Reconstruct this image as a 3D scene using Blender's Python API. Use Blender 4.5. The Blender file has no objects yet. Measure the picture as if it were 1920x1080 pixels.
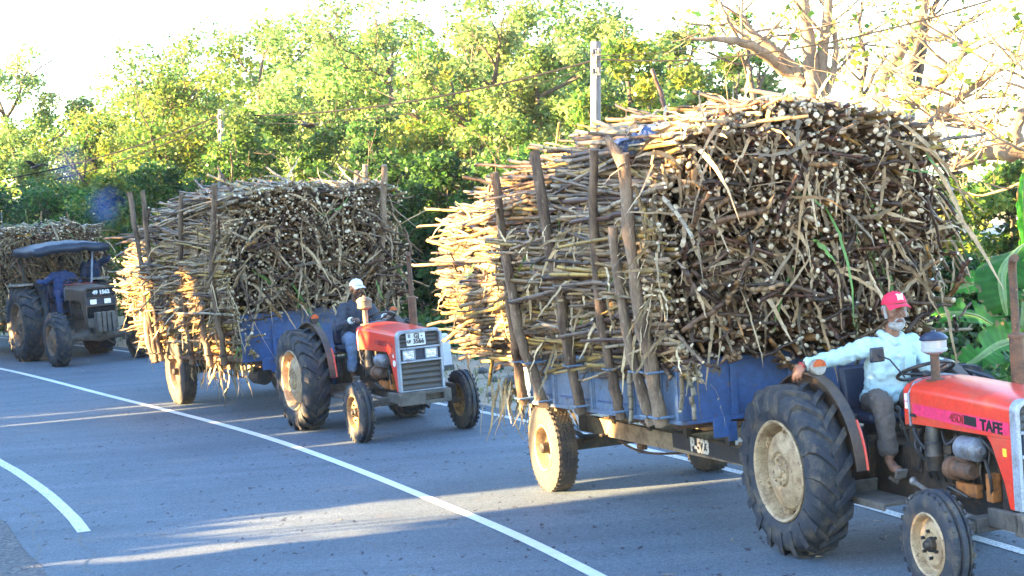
import bpy, bmesh, math, random
import numpy as np
from mathutils import Vector, Matrix
PI = math.pi
random.seed(7)
S = bpy.context.scene
COL = S.collection

# ------------------------------------------------------------------ camera
CAM_F, CAM_H, CAM_P, CAM_R = 3558.7, 3.067, .055, -.074
cam_d = bpy.data.cameras.new('camera')
cam_d.sensor_width = 36.0
cam_d.lens = CAM_F / 1920 * 36.0
cam_d.clip_start, cam_d.clip_end = .2, 3000
cam = bpy.data.objects.new('camera', cam_d)
COL.objects.link(cam)
cF = Vector((0, math.cos(CAM_P), -math.sin(CAM_P)))
cU0 = Vector((0, math.sin(CAM_P), math.cos(CAM_P)))
cX0 = Vector((1, 0, 0))
cX = cX0 * math.cos(CAM_R) + cU0 * math.sin(CAM_R)
cU = -cX0 * math.sin(CAM_R) + cU0 * math.cos(CAM_R)
cam.matrix_world = Matrix(((cX.x, cU.x, -cF.x, 0), (cX.y, cU.y, -cF.y, 0), (cX.z, cU.z, -cF.z, CAM_H), (0, 0, 0, 1)))
S.camera = cam


def P(px, py, dist):
    """photo pixel at a chosen distance -> world point"""
    d = cF + cX * ((px - 960) / CAM_F) - cU * ((py - 540) / CAM_F)
    return Vector((0, 0, CAM_H)) + d * (dist / d.y)


# ------------------------------------------------------------------ light
SUN_AZ, SUN_EL = math.radians(11), math.radians(12)      # the light travels towards +x, a little +y
SUN_STRENGTH, SKY_STRENGTH, EXPOSURE = 4.9, .08, 4.42
world = bpy.data.worlds.new('World')
S.world = world
world.use_nodes = True
wn = world.node_tree
sky = wn.nodes.new('ShaderNodeTexSky')
sky.sky_type = 'NISHITA'
sky.sun_disc = False
sky.sun_elevation = SUN_EL
sky.sun_rotation = math.atan2(-math.cos(SUN_AZ), -math.sin(SUN_AZ))
sky.air_density, sky.dust_density, sky.ozone_density = 1.0, .5, 2.8
bg = wn.nodes['Background']
bg.inputs['Strength'].default_value = SKY_STRENGTH
wn.links.new(sky.outputs[0], bg.inputs['Color'])
sun_d = bpy.data.lights.new('sun', 'SUN')
sun_d.energy = SUN_STRENGTH
sun_d.angle = math.radians(.5)
sun_d.color = (1.0, .66, .29)
sun = bpy.data.objects.new('sun', sun_d)
COL.objects.link(sun)
LD = Vector((math.cos(SUN_AZ) * math.cos(SUN_EL), math.sin(SUN_AZ) * math.cos(SUN_EL), -math.sin(SUN_EL)))
sun.rotation_euler = LD.to_track_quat('-Z', 'Y').to_euler()
S.view_settings.view_transform = 'Standard'
S.view_settings.look = 'None'
S.view_settings.exposure = EXPOSURE
S.view_settings.gamma = 1
S.cycles.use_denoising = True
S.cycles.max_bounces = 6
S.cycles.transparent_max_bounces = 6


# ------------------------------------------------------------------ materials
def new_mat(name):
    m = bpy.data.materials.new(name)
    m.use_nodes = True
    t = m.node_tree
    return m, t, t.nodes['Principled BSDF']


def ramp(t, fac, stops):
    r = t.nodes.new('ShaderNodeValToRGB')
    el = r.color_ramp.elements
    while len(el) < len(stops):
        el.new(.5)
    for e, (p, c) in zip(el, stops):
        e.position = p
        e.color = (*c, 1) if len(c) == 3 else c
    t.links.new(fac, r.inputs[0])
    return r.outputs[0]


def noise(t, vec, scale, detail=4, rough=.6):
    n = t.nodes.new('ShaderNodeTexNoise')
    n.inputs['Scale'].default_value = scale
    n.inputs['Detail'].default_value = detail
    n.inputs['Roughness'].default_value = rough
    if vec is not None:
        t.links.new(vec, n.inputs['Vector'])
    return n.outputs[0]


def coords(t, scale=(1, 1, 1), kind='Object'):
    c = t.nodes.new('ShaderNodeTexCoord')
    mp = t.nodes.new('ShaderNodeMapping')
    mp.inputs['Scale'].default_value = scale
    t.links.new(c.outputs[kind], mp.inputs[0])
    return mp.outputs[0]


def mix(t, fac, a, b, typ='MIX'):
    m = t.nodes.new('ShaderNodeMix')
    m.data_type = 'RGBA'
    m.blend_type = typ
    for sock, v in ((m.inputs[0], fac), (m.inputs[6], a), (m.inputs[7], b)):
        if isinstance(v, (int, float)):
            sock.default_value = v
        elif isinstance(v, tuple):
            sock.default_value = (*v, 1)
        else:
            t.links.new(v, sock)
    return m.outputs[2]


def bump(t, b, h, strength=.3, dist=.01):
    n = t.nodes.new('ShaderNodeBump')
    n.inputs['Strength'].default_value = strength
    n.inputs['Distance'].default_value = dist
    t.links.new(h, n.inputs['Height'])
    t.links.new(n.outputs[0], b.inputs['Normal'])


def worn(name, col, dirt=None, amount=.5, scale=6, rough=.5, metal=0, bumps=.15, stretch=(1, 1, 1), fine=None, coat=0, var=.8):
    """a base colour with blotches of dirt / wear of their own shape"""
    m, t, b = new_mat(name)
    v = coords(t, stretch)
    n = noise(t, v, scale, 6, .65)
    lo = .62 - .35 * amount
    f = ramp(t, n, [(lo, (0, 0, 0)), (lo + .2, (1, 1, 1))])
    c = mix(t, f, col, dirt if dirt else tuple(x * .6 for x in col))
    n2 = noise(t, v, scale * 9, 3, .6)
    f2 = ramp(t, n2, [(.35, (.72, .72, .72)), (.7, (1.15, 1.15, 1.15))])
    c = mix(t, var, c, f2, 'MULTIPLY')
    if fine:
        n3 = noise(t, v, scale * 3.3, 5, .7)
        f3 = ramp(t, n3, [(.6, (0, 0, 0)), (.66, (1, 1, 1))])
        c = mix(t, f3, c, fine)
    t.links.new(c, b.inputs['Base Color'])
    b.inputs['Roughness'].default_value = rough
    b.inputs['Metallic'].default_value = metal
    b.inputs['Coat Weight'].default_value = coat
    b.inputs['Coat Roughness'].default_value = .15
    if bumps:
        bump(t, b, n2, bumps, .01)
    return m


def attr_mat(name, rough=.7, translucent=0, spec=.3, nscale=0):
    """colour read from the mesh's own 'col' attribute (own colour, in places with light and shade put in)"""
    m, t, b = new_mat(name)
    a = t.nodes.new('ShaderNodeAttribute')
    a.attribute_name = 'col'
    c = a.outputs['Color']
    if nscale:
        v = coords(t)
        f2 = ramp(t, noise(t, v, nscale, 3, .6), [(.3, (.6, .6, .6)), (.7, (1.25, 1.25, 1.25))])
        c = mix(t, .8, c, f2, 'MULTIPLY')
    t.links.new(c, b.inputs['Base Color'])
    b.inputs['Roughness'].default_value = rough
    b.inputs['Specular IOR Level'].default_value = spec
    if translucent:
        tr = t.nodes.new('ShaderNodeBsdfTranslucent')
        hs = mix(t, .6, c, (1.0, .95, .3), 'MULTIPLY')
        br = t.nodes.new('ShaderNodeHueSaturation')
        br.inputs['Value'].default_value = 1.7
        t.links.new(c, br.inputs['Color'])
        t.links.new(br.outputs[0], tr.inputs['Color'])
        mx = t.nodes.new('ShaderNodeMixShader')
        mx.inputs[0].default_value = translucent
        t.links.new(b.outputs[0], mx.inputs[1])
        t.links.new(tr.outputs[0], mx.inputs[2])
        t.links.new(mx.outputs[0], t.nodes['Material Output'].inputs['Surface'])
    return m


M = {}
M['tyre'] = worn('tyre_rubber', (.021, .026, .036), (.10, .08, .056), .40, 7, .75, bumps=.25)
M['tyre_dusty'] = worn('dusty_tyre_rubber', (.036, .035, .035), (.10, .075, .048), .5, 4, .85, bumps=.2)
M['rim'] = worn('cream_rim_paint', (.43, .305, .17), (.22, .135, .07), .5, 9, .5, fine=(.1, .05, .025))
M['rim_rusty'] = worn('rusty_yellow_rim', (.36, .23, .09), (.16, .085, .04), .6, 12, .6, fine=(.06, .035, .02))
M['rim_dusty'] = worn('dusty_cream_rim', (.27, .185, .09), (.12, .075, .038), .5, 9, .6, fine=(.05, .03, .02))
M['rim_dark'] = worn('muddy_dark_rim', (.12, .085, .06), (.3, .16, .07), .4, 8, .7)
M['red'] = worn('red_tractor_paint', (.62, .036, .017), (.50, .075, .038), .4, 3.2, .36, bumps=.05, coat=.25, var=.5)
M['brown'] = worn('faded_brown_paint', (.085, .058, .040), (.04, .031, .027), .5, 4, .5, bumps=.05)
M['redtop'] = worn('faded_red_edge', (.42, .04, .04), (.25, .05, .04), .4, 6, .5)
M['silver'] = worn('silver_trim', (.32, .37, .44), (.2, .2, .2), .35, 9, .38, metal=.25, bumps=.05)
M['louvre'] = worn('dark_louvre', (.075, .07, .066), (.11, .085, .06), .5, 9, .5, bumps=.1)
M['black'] = worn('black_metal', (.016, .017, .02), (.04, .035, .03), .4, 8, .45)
M['engine'] = worn('oily_engine_metal', (.014, .014, .014), (.06, .04, .025), .5, 11, .5, fine=(.12, .06, .025))
M['greymetal'] = worn('grey_engine_metal', (.20, .22, .26), (.10, .085, .07), .4, 9, .42, metal=.3)
M['steel'] = worn('dull_steel', (.26, .25, .24), (.13, .085, .05), .5, 14, .42, metal=.5)
M['cast'] = worn('dusty_cast_iron', (.115, .10, .085), (.055, .05, .046), .5, 8, .7)
M['rust'] = worn('rusty_brown_metal', (.13, .062, .032), (.05, .03, .02), .5, 10, .7, fine=(.22, .1, .04))
M['orange_rust'] = worn('orange_rust', (.42, .14, .03), (.16, .06, .02), .5, 14, .8)
M['blue'] = worn('blue_trailer_paint', (.088, .145, .232), (.13, .155, .19), .5, 2.6, .5, bumps=.08, fine=(.07, .05, .04))
M['blue_dark'] = worn('deep_blue_paint', (.028, .078, .215), (.035, .06, .12), .6, 2.2, .45, bumps=.08, fine=(.11, .075, .05))
M['blue_seat'] = worn('dark_blue_plastic', (.012, .022, .055), (.03, .04, .07), .4, 7, .45)
M['chassis'] = worn('worn_cream_chassis', (.30, .22, .13), (.11, .065, .04), .5, 3.5, .6, fine=(.08, .04, .02))
M['stake'] = worn('weathered_stake_bark', (.19, .125, .078), (.06, .036, .024), .6, 10, .9, bumps=1, stretch=(1, 1, .25), fine=(.24, .17, .11))
M['stake_pale'] = worn('pale_stake_bark', (.25, .175, .115), (.11, .07, .045), .55, 10, .9, bumps=1, stretch=(1, 1, .25), fine=(.36, .28, .2))
M['bark'] = worn('tan_tree_bark', (.27, .185, .115), (.14, .095, .065), .5, 3, .9, bumps=.9, stretch=(1, 1, .4))
M['bark_dark'] = worn('dark_tree_bark', (.10, .075, .055), (.05, .04, .032), .5, 3, .9, bumps=.9, stretch=(1, 1, .4))
M['pole'] = worn('weathered_concrete_pole', (.17, .17, .175), (.10, .098, .095), .5, 3, .85, bumps=.2, stretch=(1, 1, .3))
M['wire'] = worn('black_cable', (.012, .013, .016), None, .3, 5, 1.0, bumps=0)
M['wire'].node_tree.nodes['Principled BSDF'].inputs['Specular IOR Level'].default_value = .05
M['canopy'] = worn('blue_black_canvas', (.008, .014, .030), (.018, .028, .05), .45, 3, .5, bumps=.25)
M['plate'] = worn('white_plate', (.72, .72, .70), (.5, .48, .44), .3, 12, .4, bumps=0)
M['ink'] = worn('black_lettering', (.012, .012, .013), None, .2, 9, .5, bumps=0)
M['pale_ink'] = worn('white_painted_lettering', (.74, .68, .56), (.42, .33, .22), .4, 30, .7, bumps=0)
M['pink'] = worn('faded_magenta_stripe', (.72, .035, .16), (.60, .03, .09), .5, 3, .4, bumps=0)
M['decal_red'] = worn('dark_red_lettering', (.26, .018, .014), None, .3, 9, .5, bumps=0)
M['yellow'] = worn('yellow_sticker', (.80, .58, .05), (.6, .4, .05), .3, 20, .5, bumps=0)
M['white'] = worn('white_plastic', (.74, .77, .80), (.55, .57, .6), .3, 8, .45, bumps=.02)
M['lampcase'] = worn('dull_lamp_case', (.34, .32, .29), (.2, .17, .13), .5, 14, .5)
M['amber'] = worn('amber_lens', (.52, .10, .03), None, .3, 8, .25, bumps=0)
M['mirror'] = worn('black_mirror_shell', (.02, .026, .04), None, .3, 8, .3, bumps=0)
M['skin_shaded'] = worn('shaded_brown_skin', (.040, .022, .016), (.03, .017, .012), .4, 9, .45, bumps=.05, var=.3)  # skin darkened in the colour so heads read as shaded silhouettes
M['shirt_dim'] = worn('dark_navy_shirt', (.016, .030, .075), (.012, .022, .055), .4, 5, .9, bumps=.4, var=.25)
M['skin_dark'] = worn('deep_brown_skin', (.115, .055, .034), (.085, .04, .026), .4, 9, .5, bumps=.05)
M['skin'] = worn('brown_skin', (.205, .10, .064), (.16, .075, .048), .4, 9, .5, bumps=.05, var=.3)
M['shirt_pale'] = worn('pale_blue_shirt', (.37, .50, .535), (.34, .465, .50), .3, 4, .85, bumps=.15, var=.12)
M['shirt_navy'] = worn('navy_sweatshirt', (.026, .034, .055), (.045, .054, .072), .4, 5, .9, bumps=.4, var=.25)
M['shirt_blue'] = worn('blue_work_shirt', (.03, .07, .21), (.02, .05, .15), .4, 5, .9, bumps=.4, var=.25)
M['trousers'] = worn('brown_trousers', (.085, .068, .058), (.06, .05, .045), .5, 6, .9, bumps=.4, var=.25)
M['jeans'] = worn('blue_jeans', (.085, .135, .225), (.17, .21, .28), .4, 5, .9, bumps=.4, var=.25)
M['trousers_blue'] = worn('blue_work_trousers', (.03, .062, .17), (.02, .045, .12), .5, 6, .9, bumps=.4, var=.25)
M['cap_pink'] = worn('crimson_cap', (.68, .02, .075), (.6, .03, .08), .4, 8, .85, bumps=.1, var=.25)
M['cap_white'] = worn('white_cap', (.66, .70, .75), (.55, .58, .62), .3, 8, .9, bumps=.1, var=.25)
M['beard'] = worn('white_beard', (.34, .33, .32), (.22, .21, .20), .45, 60, .95, bumps=.5, var=.25)
M['hair_dark'] = worn('black_hair', (.012, .011, .01), None, .4, 60, .8, bumps=.6)
M['eye'] = worn('eye_white', (.6, .56, .5), None, .1, 30, .2, bumps=0)
M['lip'] = worn('lip', (.20, .07, .055), None, .1, 30, .5, bumps=0)
M['cloth_blue'] = worn('blue_checked_cloth', (.05, .09, .2), (.3, .35, .42), .35, 22, .9, bumps=.3)
M['cane'] = attr_mat('cane_skin', .55, 0, .4, 40)
M['cane_core'] = worn('matted_cane_trash', (.05, .033, .02), (.10, .07, .042), .5, 18, 1, bumps=1, stretch=(.3, 1, 1))
M['leaf'] = attr_mat('leaf', .5, .42, .35)
M['banana'] = attr_mat('banana_leaf', .5, .22, .2, 6)
M['bird'] = worn('black_feathers', (.014, .016, .022), None, .4, 20, .6, bumps=0)
# clear glass for headlights, bottle
m, t, b = new_mat('lamp_glass')
b.inputs['Base Color'].default_value = (.62, .68, .74, 1)
b.inputs['Roughness'].default_value = .18
b.inputs['Metallic'].default_value = .55
nz = noise(t, coords(t, (1, 1, 1)), 40, 2)
bump(t, b, nz, .5, .01)
M['lamp'] = m
m, t, b = new_mat('dark_bottle')
b.inputs['Base Color'].default_value = (.03, .05, .09, 1)
b.inputs['Roughness'].default_value = .12
M['bottle'] = m
m, t, b = new_mat('clear_bowl')
b.inputs['Base Color'].default_value = (.40, .42, .43, 1)
b.inputs['Roughness'].default_value = .15
b.inputs['Metallic'].default_value = .2
M['bowl'] = m


# ------------------------------------------------------------------ mesh building
class MB:
    def __init__(s):
        s.v, s.f, s.m, s.c = [], [], [], []
        s.cur, s.col = 0, None

    def add(s, vs, fs):
        o = len(s.v)
        s.v.extend([tuple(x) for x in vs])
        s.f.extend([tuple(i + o for i in f) for f in fs])
        s.m.extend([s.cur] * len(fs))
        s.c.extend([s.col] * len(fs))
        return s

    def box(s, c, d, rot=None, taper=1.0):
        x, y, z = d[0] / 2, d[1] / 2, d[2] / 2
        vs = [Vector((sx * x * (taper if sz > 0 else 1), sy * y * (taper if sz > 0 else 1), sz * z)) for sz in (-1, 1) for sy in (-1, 1) for sx in (-1, 1)]
        if rot is not None:
            R = rot if isinstance(rot, Matrix) else Matrix.Rotation(rot[1], 3, rot[0])
            vs = [R @ v for v in vs]
        C = Vector(c)
        return s.add([v + C for v in vs], [(0, 2, 3, 1), (4, 5, 7, 6), (0, 1, 5, 4), (2, 6, 7, 3), (0, 4, 6, 2), (1, 3, 7, 5)])

    def tube(s, pts, rs, n=10, caps=True, flat=1.0):
        pts = [Vector(p) for p in pts]
        if not isinstance(rs, (list, tuple)):
            rs = [rs] * len(pts)
        vs, fs = [], []
        T0 = (pts[1] - pts[0]).normalized()
        up = Vector((0, 0, 1)) if abs(T0.z) < .9 else Vector((1, 0, 0))
        N = T0.cross(up).normalized()
        for i, p in enumerate(pts):
            T = (pts[min(i + 1, len(pts) - 1)] - pts[max(i - 1, 0)]).normalized()
            N = (N - T * N.dot(T)).normalized()
            B = T.cross(N)
            for k in range(n):
                a = 2 * PI * k / n
                vs.append(p + (N * math.cos(a) + B * math.sin(a) * flat) * rs[i])
        for i in range(len(pts) - 1):
            for k in range(n):
                fs.append((i * n + k, i * n + (k + 1) % n, (i + 1) * n + (k + 1) % n, (i + 1) * n + k))
        if caps:
            fs.append(tuple(range(n - 1, -1, -1)))
            fs.append(tuple((len(pts) - 1) * n + k for k in range(n)))
        return s.add(vs, fs)

    def cyl(s, p0, p1, r, n=16, r1=None):
        return s.tube([p0, p1], [r, r if r1 is None else r1], n)

    def lathe(s, prof, c=(0, 0, 0), axis='y', n=32, closed=False):
        """prof: (along, radius) pairs"""
        vs, fs = [], []
        for a, r in prof:
            for k in range(n):
                t = 2 * PI * k / n
                q = (r * math.cos(t), a, r * math.sin(t)) if axis == 'y' else ((r * math.cos(t), r * math.sin(t), a) if axis == 'z' else (a, r * math.cos(t), r * math.sin(t)))
                vs.append((q[0] + c[0], q[1] + c[1], q[2] + c[2]))
        L = len(prof)
        for i in range(L if closed else L - 1):
            j = (i + 1) % L
            for k in range(n):
                k2 = (k + 1) % n
                fs.append((i * n + k, i * n + k2, j * n + k2, j * n + k))
        if not closed:
            fs.append(tuple(range(n)))
            fs.append(tuple((L - 1) * n + k for k in range(n - 1, -1, -1)))
        return s.add(vs, fs)

    def loft(s, secs, caps=True, loop=True):
        n = len(secs[0])
        vs = [p for q in secs for p in q]
        fs = []
        for i in range(len(secs) - 1):
            for k in range(n if loop else n - 1):
                k2 = (k + 1) % n
                fs.append((i * n + k, i * n + k2, (i + 1) * n + k2, (i + 1) * n + k))
        if caps and loop:
            fs.append(tuple(range(n - 1, -1, -1)))
            fs.append(tuple((len(secs) - 1) * n + k for k in range(n)))
        return s.add(vs, fs)

    def prism(s, pts2, lo, hi, plane='xz'):
        """outline in a plane pulled along the third axis"""
        def q(a, b, w):
            return (a, w, b) if plane == 'xz' else ((w, a, b) if plane == 'yz' else (a, b, w))
        return s.loft([[q(a, b, lo) for a, b in pts2], [q(a, b, hi) for a, b in pts2]])

    def ball(s, c, r, n=12, m=8, R=None):
        r = (r, r, r) if isinstance(r, (int, float)) else r
        vs, fs = [], []
        for i in range(m + 1):
            t = PI * i / m
            for k in range(n):
                a = 2 * PI * k / n
                q = Vector((r[0] * math.sin(t) * math.cos(a), r[1] * math.sin(t) * math.sin(a), r[2] * math.cos(t)))
                if R is not None:
                    q = R @ q
                vs.append((q.x + c[0], q.y + c[1], q.z + c[2]))
        for i in range(m):
            for k in range(n):
                k2 = (k + 1) % n
                fs.append((i * n + k, (i + 1) * n + k, (i + 1) * n + k2, i * n + k2))
        return s.add(vs, fs)


def obj(name, mb, mats, parent=None, bevel=0, loc=None, rot=None, smooth=35, merge=False):
    me = bpy.data.meshes.new(name)
    me.from_pydata(mb.v, [], mb.f)
    mats = mats if isinstance(mats, (list, tuple)) else [mats]
    for m_ in mats:
        me.materials.append(M[m_] if isinstance(m_, str) else m_)
    if len(mats) > 1:
        me.polygons.foreach_set('material_index', mb.m)
    bm = bmesh.new()
    bm.from_mesh(me)
    if merge:
        bmesh.ops.remove_doubles(bm, verts=bm.verts, dist=1e-5)
    bmesh.ops.recalc_face_normals(bm, faces=bm.faces)
    bm.to_mesh(me)
    bm.free()
    if smooth:
        me.polygons.foreach_set('use_smooth', [True] * len(me.polygons))
        me.set_sharp_from_angle(angle=math.radians(smooth))
    o = bpy.data.objects.new(name, me)
    COL.objects.link(o)
    if parent:
        o.parent = parent
    if loc:
        o.location = loc
    if rot is not None:
        o.rotation_euler = rot
    if bevel:
        b = o.modifiers.new('bevel', 'BEVEL')
        b.width = bevel
        b.segments = 2
        b.limit_method = 'ANGLE'
    return o


def raw(name, V, F, mats, col=None, parent=None, smooth=False, mi=None):
    """numpy arrays -> object ; col: one rgb per face"""
    me = bpy.data.meshes.new(name)
    V = np.asarray(V, np.float32)
    F = np.asarray(F, np.int32)
    k = F.shape[1]
    me.vertices.add(len(V))
    me.vertices.foreach_set('co', V.ravel())
    me.loops.add(F.size)
    me.loops.foreach_set('vertex_index', F.ravel())
    me.polygons.add(len(F))
    me.polygons.foreach_set('loop_start', np.arange(0, F.size, k, dtype=np.int32))
    me.update(calc_edges=True)
    for m_ in mats if isinstance(mats, (list, tuple)) else [mats]:
        me.materials.append(M[m_] if isinstance(m_, str) else m_)
    if mi is not None:
        me.polygons.foreach_set('material_index', np.asarray(mi, np.int32))
    if col is not None:
        a = me.attributes.new('col', 'FLOAT_COLOR', 'FACE')
        c = np.ones((len(F), 4), np.float32)
        c[:, :3] = col
        a.data.foreach_set('color', c.ravel())
    if smooth:
        me.polygons.foreach_set('use_smooth', [True] * len(F))
    me.validate()
    o = bpy.data.objects.new(name, me)
    COL.objects.link(o)
    if parent:
        o.parent = parent
    return o


def tag(o, label=None, cat=None, group=None, kind=None):
    for k, v in (('label', label), ('category', cat), ('group', group), ('kind', kind)):
        if v:
            o[k] = v
    return o


def thing(name, label, cat, loc=(0, 0, 0), rz=0, group=None):
    o = bpy.data.objects.new(name, None)
    COL.objects.link(o)
    o.location = loc
    o.rotation_euler = (0, 0, rz)
    o.empty_display_size = .2
    return tag(o, label, cat, group)


def text_part(name, txt, size, mat, parent, origin, right, up, depth=.003, squash=1.0, bold=0.0):
    cu = bpy.data.curves.new(name, 'FONT')
    cu.body = txt
    cu.size = size
    cu.extrude = depth
    cu.offset = bold
    cu.align_x = 'CENTER'
    cu.align_y = 'CENTER'
    cu.space_line = .85
    tmp = bpy.data.objects.new('tmp', cu)
    COL.objects.link(tmp)
    dg = bpy.context.evaluated_depsgraph_get()
    me = bpy.data.meshes.new_from_object(tmp.evaluated_get(dg))
    bpy.data.objects.remove(tmp)
    r, u = Vector(right).normalized(), Vector(up).normalized()
    n = r.cross(u)
    me.transform(Matrix(((r.x * squash, u.x, n.x, origin[0]), (r.y * squash, u.y, n.y, origin[1]), (r.z * squash, u.z, n.z, origin[2]), (0, 0, 0, 1))))
    me.materials.clear()
    me.materials.append(M[mat])
    me.name = name
    o = bpy.data.objects.new(name, me)
    COL.objects.link(o)
    o.parent = parent
    return o


def Wp(pose, l):
    x, y, th = pose
    return Vector((x + l[0] * math.cos(th) - l[1] * math.sin(th), y + l[0] * math.sin(th) + l[1] * math.cos(th), l[2]))


TRACTOR1 = (2.808, 15.004, -1.226)
TRACTOR2 = (-2.199, 25.482, -1.124)
TRACTOR3 = (-9.86, 41.4, -1.04)
TRAILER1 = (1.077, 18.976, -1.231)
TRAILER2 = (-4.52, 30.07, -1.10)
TRAILER3 = (-12.0, 45.2, -1.0)

# ------------------------------------------------------------------ ground, road, markings
CL = [(3.0, -12), (2.75, -2), (2.3, 6), (1.45, 11), (.48, 14.51), (-.72, 18.03), (-3.32, 24.54), (-6.96, 31.92), (-10.76, 39.42), (-15.2, 47), (-21, 55.5), (-29, 65), (-40, 75), (-50, 82)]


def catmull(pts, n=10):
    out = []
    for i in range(len(pts) - 1):
        p0, p1, p2, p3 = (np.array(pts[max(0, min(len(pts) - 1, j))], float) for j in (i - 1, i, i + 1, i + 2))
        for k in range(n):
            t = k / n
            out.append(.5 * (2 * p1 + (p2 - p0) * t + (2 * p0 - 5 * p1 + 4 * p2 - p3) * t * t + (3 * p1 - p0 - 3 * p2 + p3) * t ** 3))
    out.append(np.array(pts[-1], float))
    return np.array(out)


CLP = catmull(CL)
_t = np.gradient(CLP, axis=0)
_t /= np.linalg.norm(_t, axis=1)[:, None]
CLN = np.stack([_t[:, 1], -_t[:, 0]], 1)          # towards +x (the verge with the trees)


def strip(name, off0, off1, z, mat, i0=0, i1=None, jit=0):
    i1 = len(CLP) if i1 is None else i1
    rng = np.random.default_rng(3)
    a = CLP[i0:i1] + CLN[i0:i1] * off0
    b = CLP[i0:i1] + CLN[i0:i1] * (off1 + (rng.normal(0, jit, (i1 - i0, 1)) if jit else 0))
    if jit:
        a = a + CLN[i0:i1] * rng.normal(0, jit, (i1 - i0, 1))
    mb = MB()
    n = len(a)
    mb.add([(*p, z) for p in a] + [(*p, z) for p in b], [(i, n + i, n + i + 1, i + 1) for i in range(n - 1)])
    return tag(obj(name, mb, mat, smooth=0), kind='structure')


m, t, b = new_mat('dry_verge_earth')
v = coords(t)
c = ramp(t, noise(t, v, .7, 6, .65), [(.3, (.30, .225, .15)), (.5, (.42, .34, .25)), (.7, (.36, .29, .21))])
g = ramp(t, noise(t, v, .35, 5, .7), [(.56, (0, 0, 0)), (.66, (1, 1, 1))])
c = mix(t, g, c, (.085, .10, .035))
c = mix(t, .7, c, ramp(t, noise(t, v, 30, 4, .7), [(.3, (.55, .55, .55)), (.7, (1.3, 1.3, 1.3))]), 'MULTIPLY')
t.links.new(c, b.inputs['Base Color'])
b.inputs['Roughness'].default_value = .95
bump(t, b, noise(t, v, 14, 6, .7), .7, .05)
M['earth'] = m

m, t, b = new_mat('asphalt')
v = coords(t)
vl = coords(t, (1.0, .35, 1))
c = ramp(t, noise(t, v, .45, 5, .6), [(.3, (.064, .088, .114)), (.5, (.084, .112, .142)), (.72, (.104, .132, .164))])
c = mix(t, .85, c, ramp(t, noise(t, v, 60, 3, .85), [(.30, (.30, .30, .32)), (.5, (1, 1, 1)), (.68, (1.9, 1.86, 1.8))]), 'MULTIPLY')
c = mix(t, .7, c, ramp(t, noise(t, v, 22, 4, .7), [(.3, (.68, .68, .70)), (.7, (1.28, 1.27, 1.25))]), 'MULTIPLY')
vt = coords(t, (1, 1, 1))
vt.node.inputs['Rotation'].default_value = (0, 0, 1.13)
vt.node.inputs['Scale'].default_value = (.10, 1.5, 1)
c = mix(t, .75, c, ramp(t, noise(t, vt, 1.3, 4, .55), [(.3, (.74, .75, .77)), (.5, (1, 1, 1)), (.7, (1.22, 1.2, 1.17))]), 'MULTIPLY')
sp = ramp(t, noise(t, vl, 13, 2, .5), [(.655, (0, 0, 0)), (.69, (1, 1, 1))])
spm = ramp(t, noise(t, v, .6, 3, .5), [(.38, (0, 0, 0)), (.52, (1, 1, 1))])
c = mix(t, mix(t, 1, sp, spm, 'MULTIPLY'), c, (.014, .017, .026))
oil = ramp(t, noise(t, v, .9, 5, .75), [(.58, (0, 0, 0)), (.70, (.6, .6, .6))])
c = mix(t, oil, c, (.034, .042, .062))
dust = ramp(t, noise(t, v, 1.7, 5, .7), [(.6, (0, 0, 0)), (.8, (.4, .4, .4))])
c = mix(t, dust, c, (.15, .135, .115))
t.links.new(c, b.inputs['Base Color'])
b.inputs['Roughness'].default_value = .72
b.inputs['Specular IOR Level'].default_value = .35
bump(t, b, noise(t, v, 95, 2, .8), .6, .008)
M['asphalt'] = m

m, t, b = new_mat('gravel_shoulder')
v = coords(t)
vo = t.nodes.new('ShaderNodeTexVoronoi')
vo.inputs['Scale'].default_value = 38
t.links.new(v, vo.inputs['Vector'])
c = ramp(t, vo.outputs['Color'], [(.0, (.035, .038, .045)), (.5, (.10, .10, .105)), (1, (.24, .225, .205))])
c = mix(t, ramp(t, noise(t, v, 1.2, 4, .6), [(.4, (0, 0, 0)), (.6, (.6, .6, .6))]), c, (.085, .09, .10))
t.links.new(c, b.inputs['Base Color'])
b.inputs['Roughness'].default_value = .9
bump(t, b, vo.outputs['Distance'], .9, .02)
M['gravel'] = m

m, t, b = new_mat('worn_road_paint')
v = coords(t)
wear = ramp(t, noise(t, v, 42, 5, .8), [(.40, (0, 0, 0)), (.47, (1, 1, 1))])
c = mix(t, wear, (.12, .13, .15), (.64, .64, .62))
c = mix(t, .5, c, ramp(t, noise(t, v, 9, 4, .7), [(.3, (.75, .75, .76)), (.7, (1.1, 1.1, 1.1))]), 'MULTIPLY')
t.links.new(c, b.inputs['Base Color'])
b.inputs['Roughness'].default_value = .7
M['paint'] = m
m, t, b = new_mat('clean_road_paint')
v = coords(t)
wear = ramp(t, noise(t, v, 60, 5, .8), [(.30, (0, 0, 0)), (.37, (1, 1, 1))])
c = mix(t, wear, (.16, .17, .18), (.64, .64, .62))
c = mix(t, .6, c, ramp(t, noise(t, v, 5, 5, .7), [(.3, (.72, .73, .75)), (.7, (1.1, 1.1, 1.08))]), 'MULTIPLY')
t.links.new(c, b.inputs['Base Color'])
b.inputs['Roughness'].default_value = .6
M['paint_clean'] = m
m, t, b = new_mat('fresh_asphalt_patch')
v = coords(t)
c = ramp(t, noise(t, v, 90, 3, .8), [(.3, (.02, .026, .038)), (.7, (.062, .072, .095))])
t.links.new(c, b.inputs['Base Color'])
b.inputs['Roughness'].default_value = .7
M['patch'] = m

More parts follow.
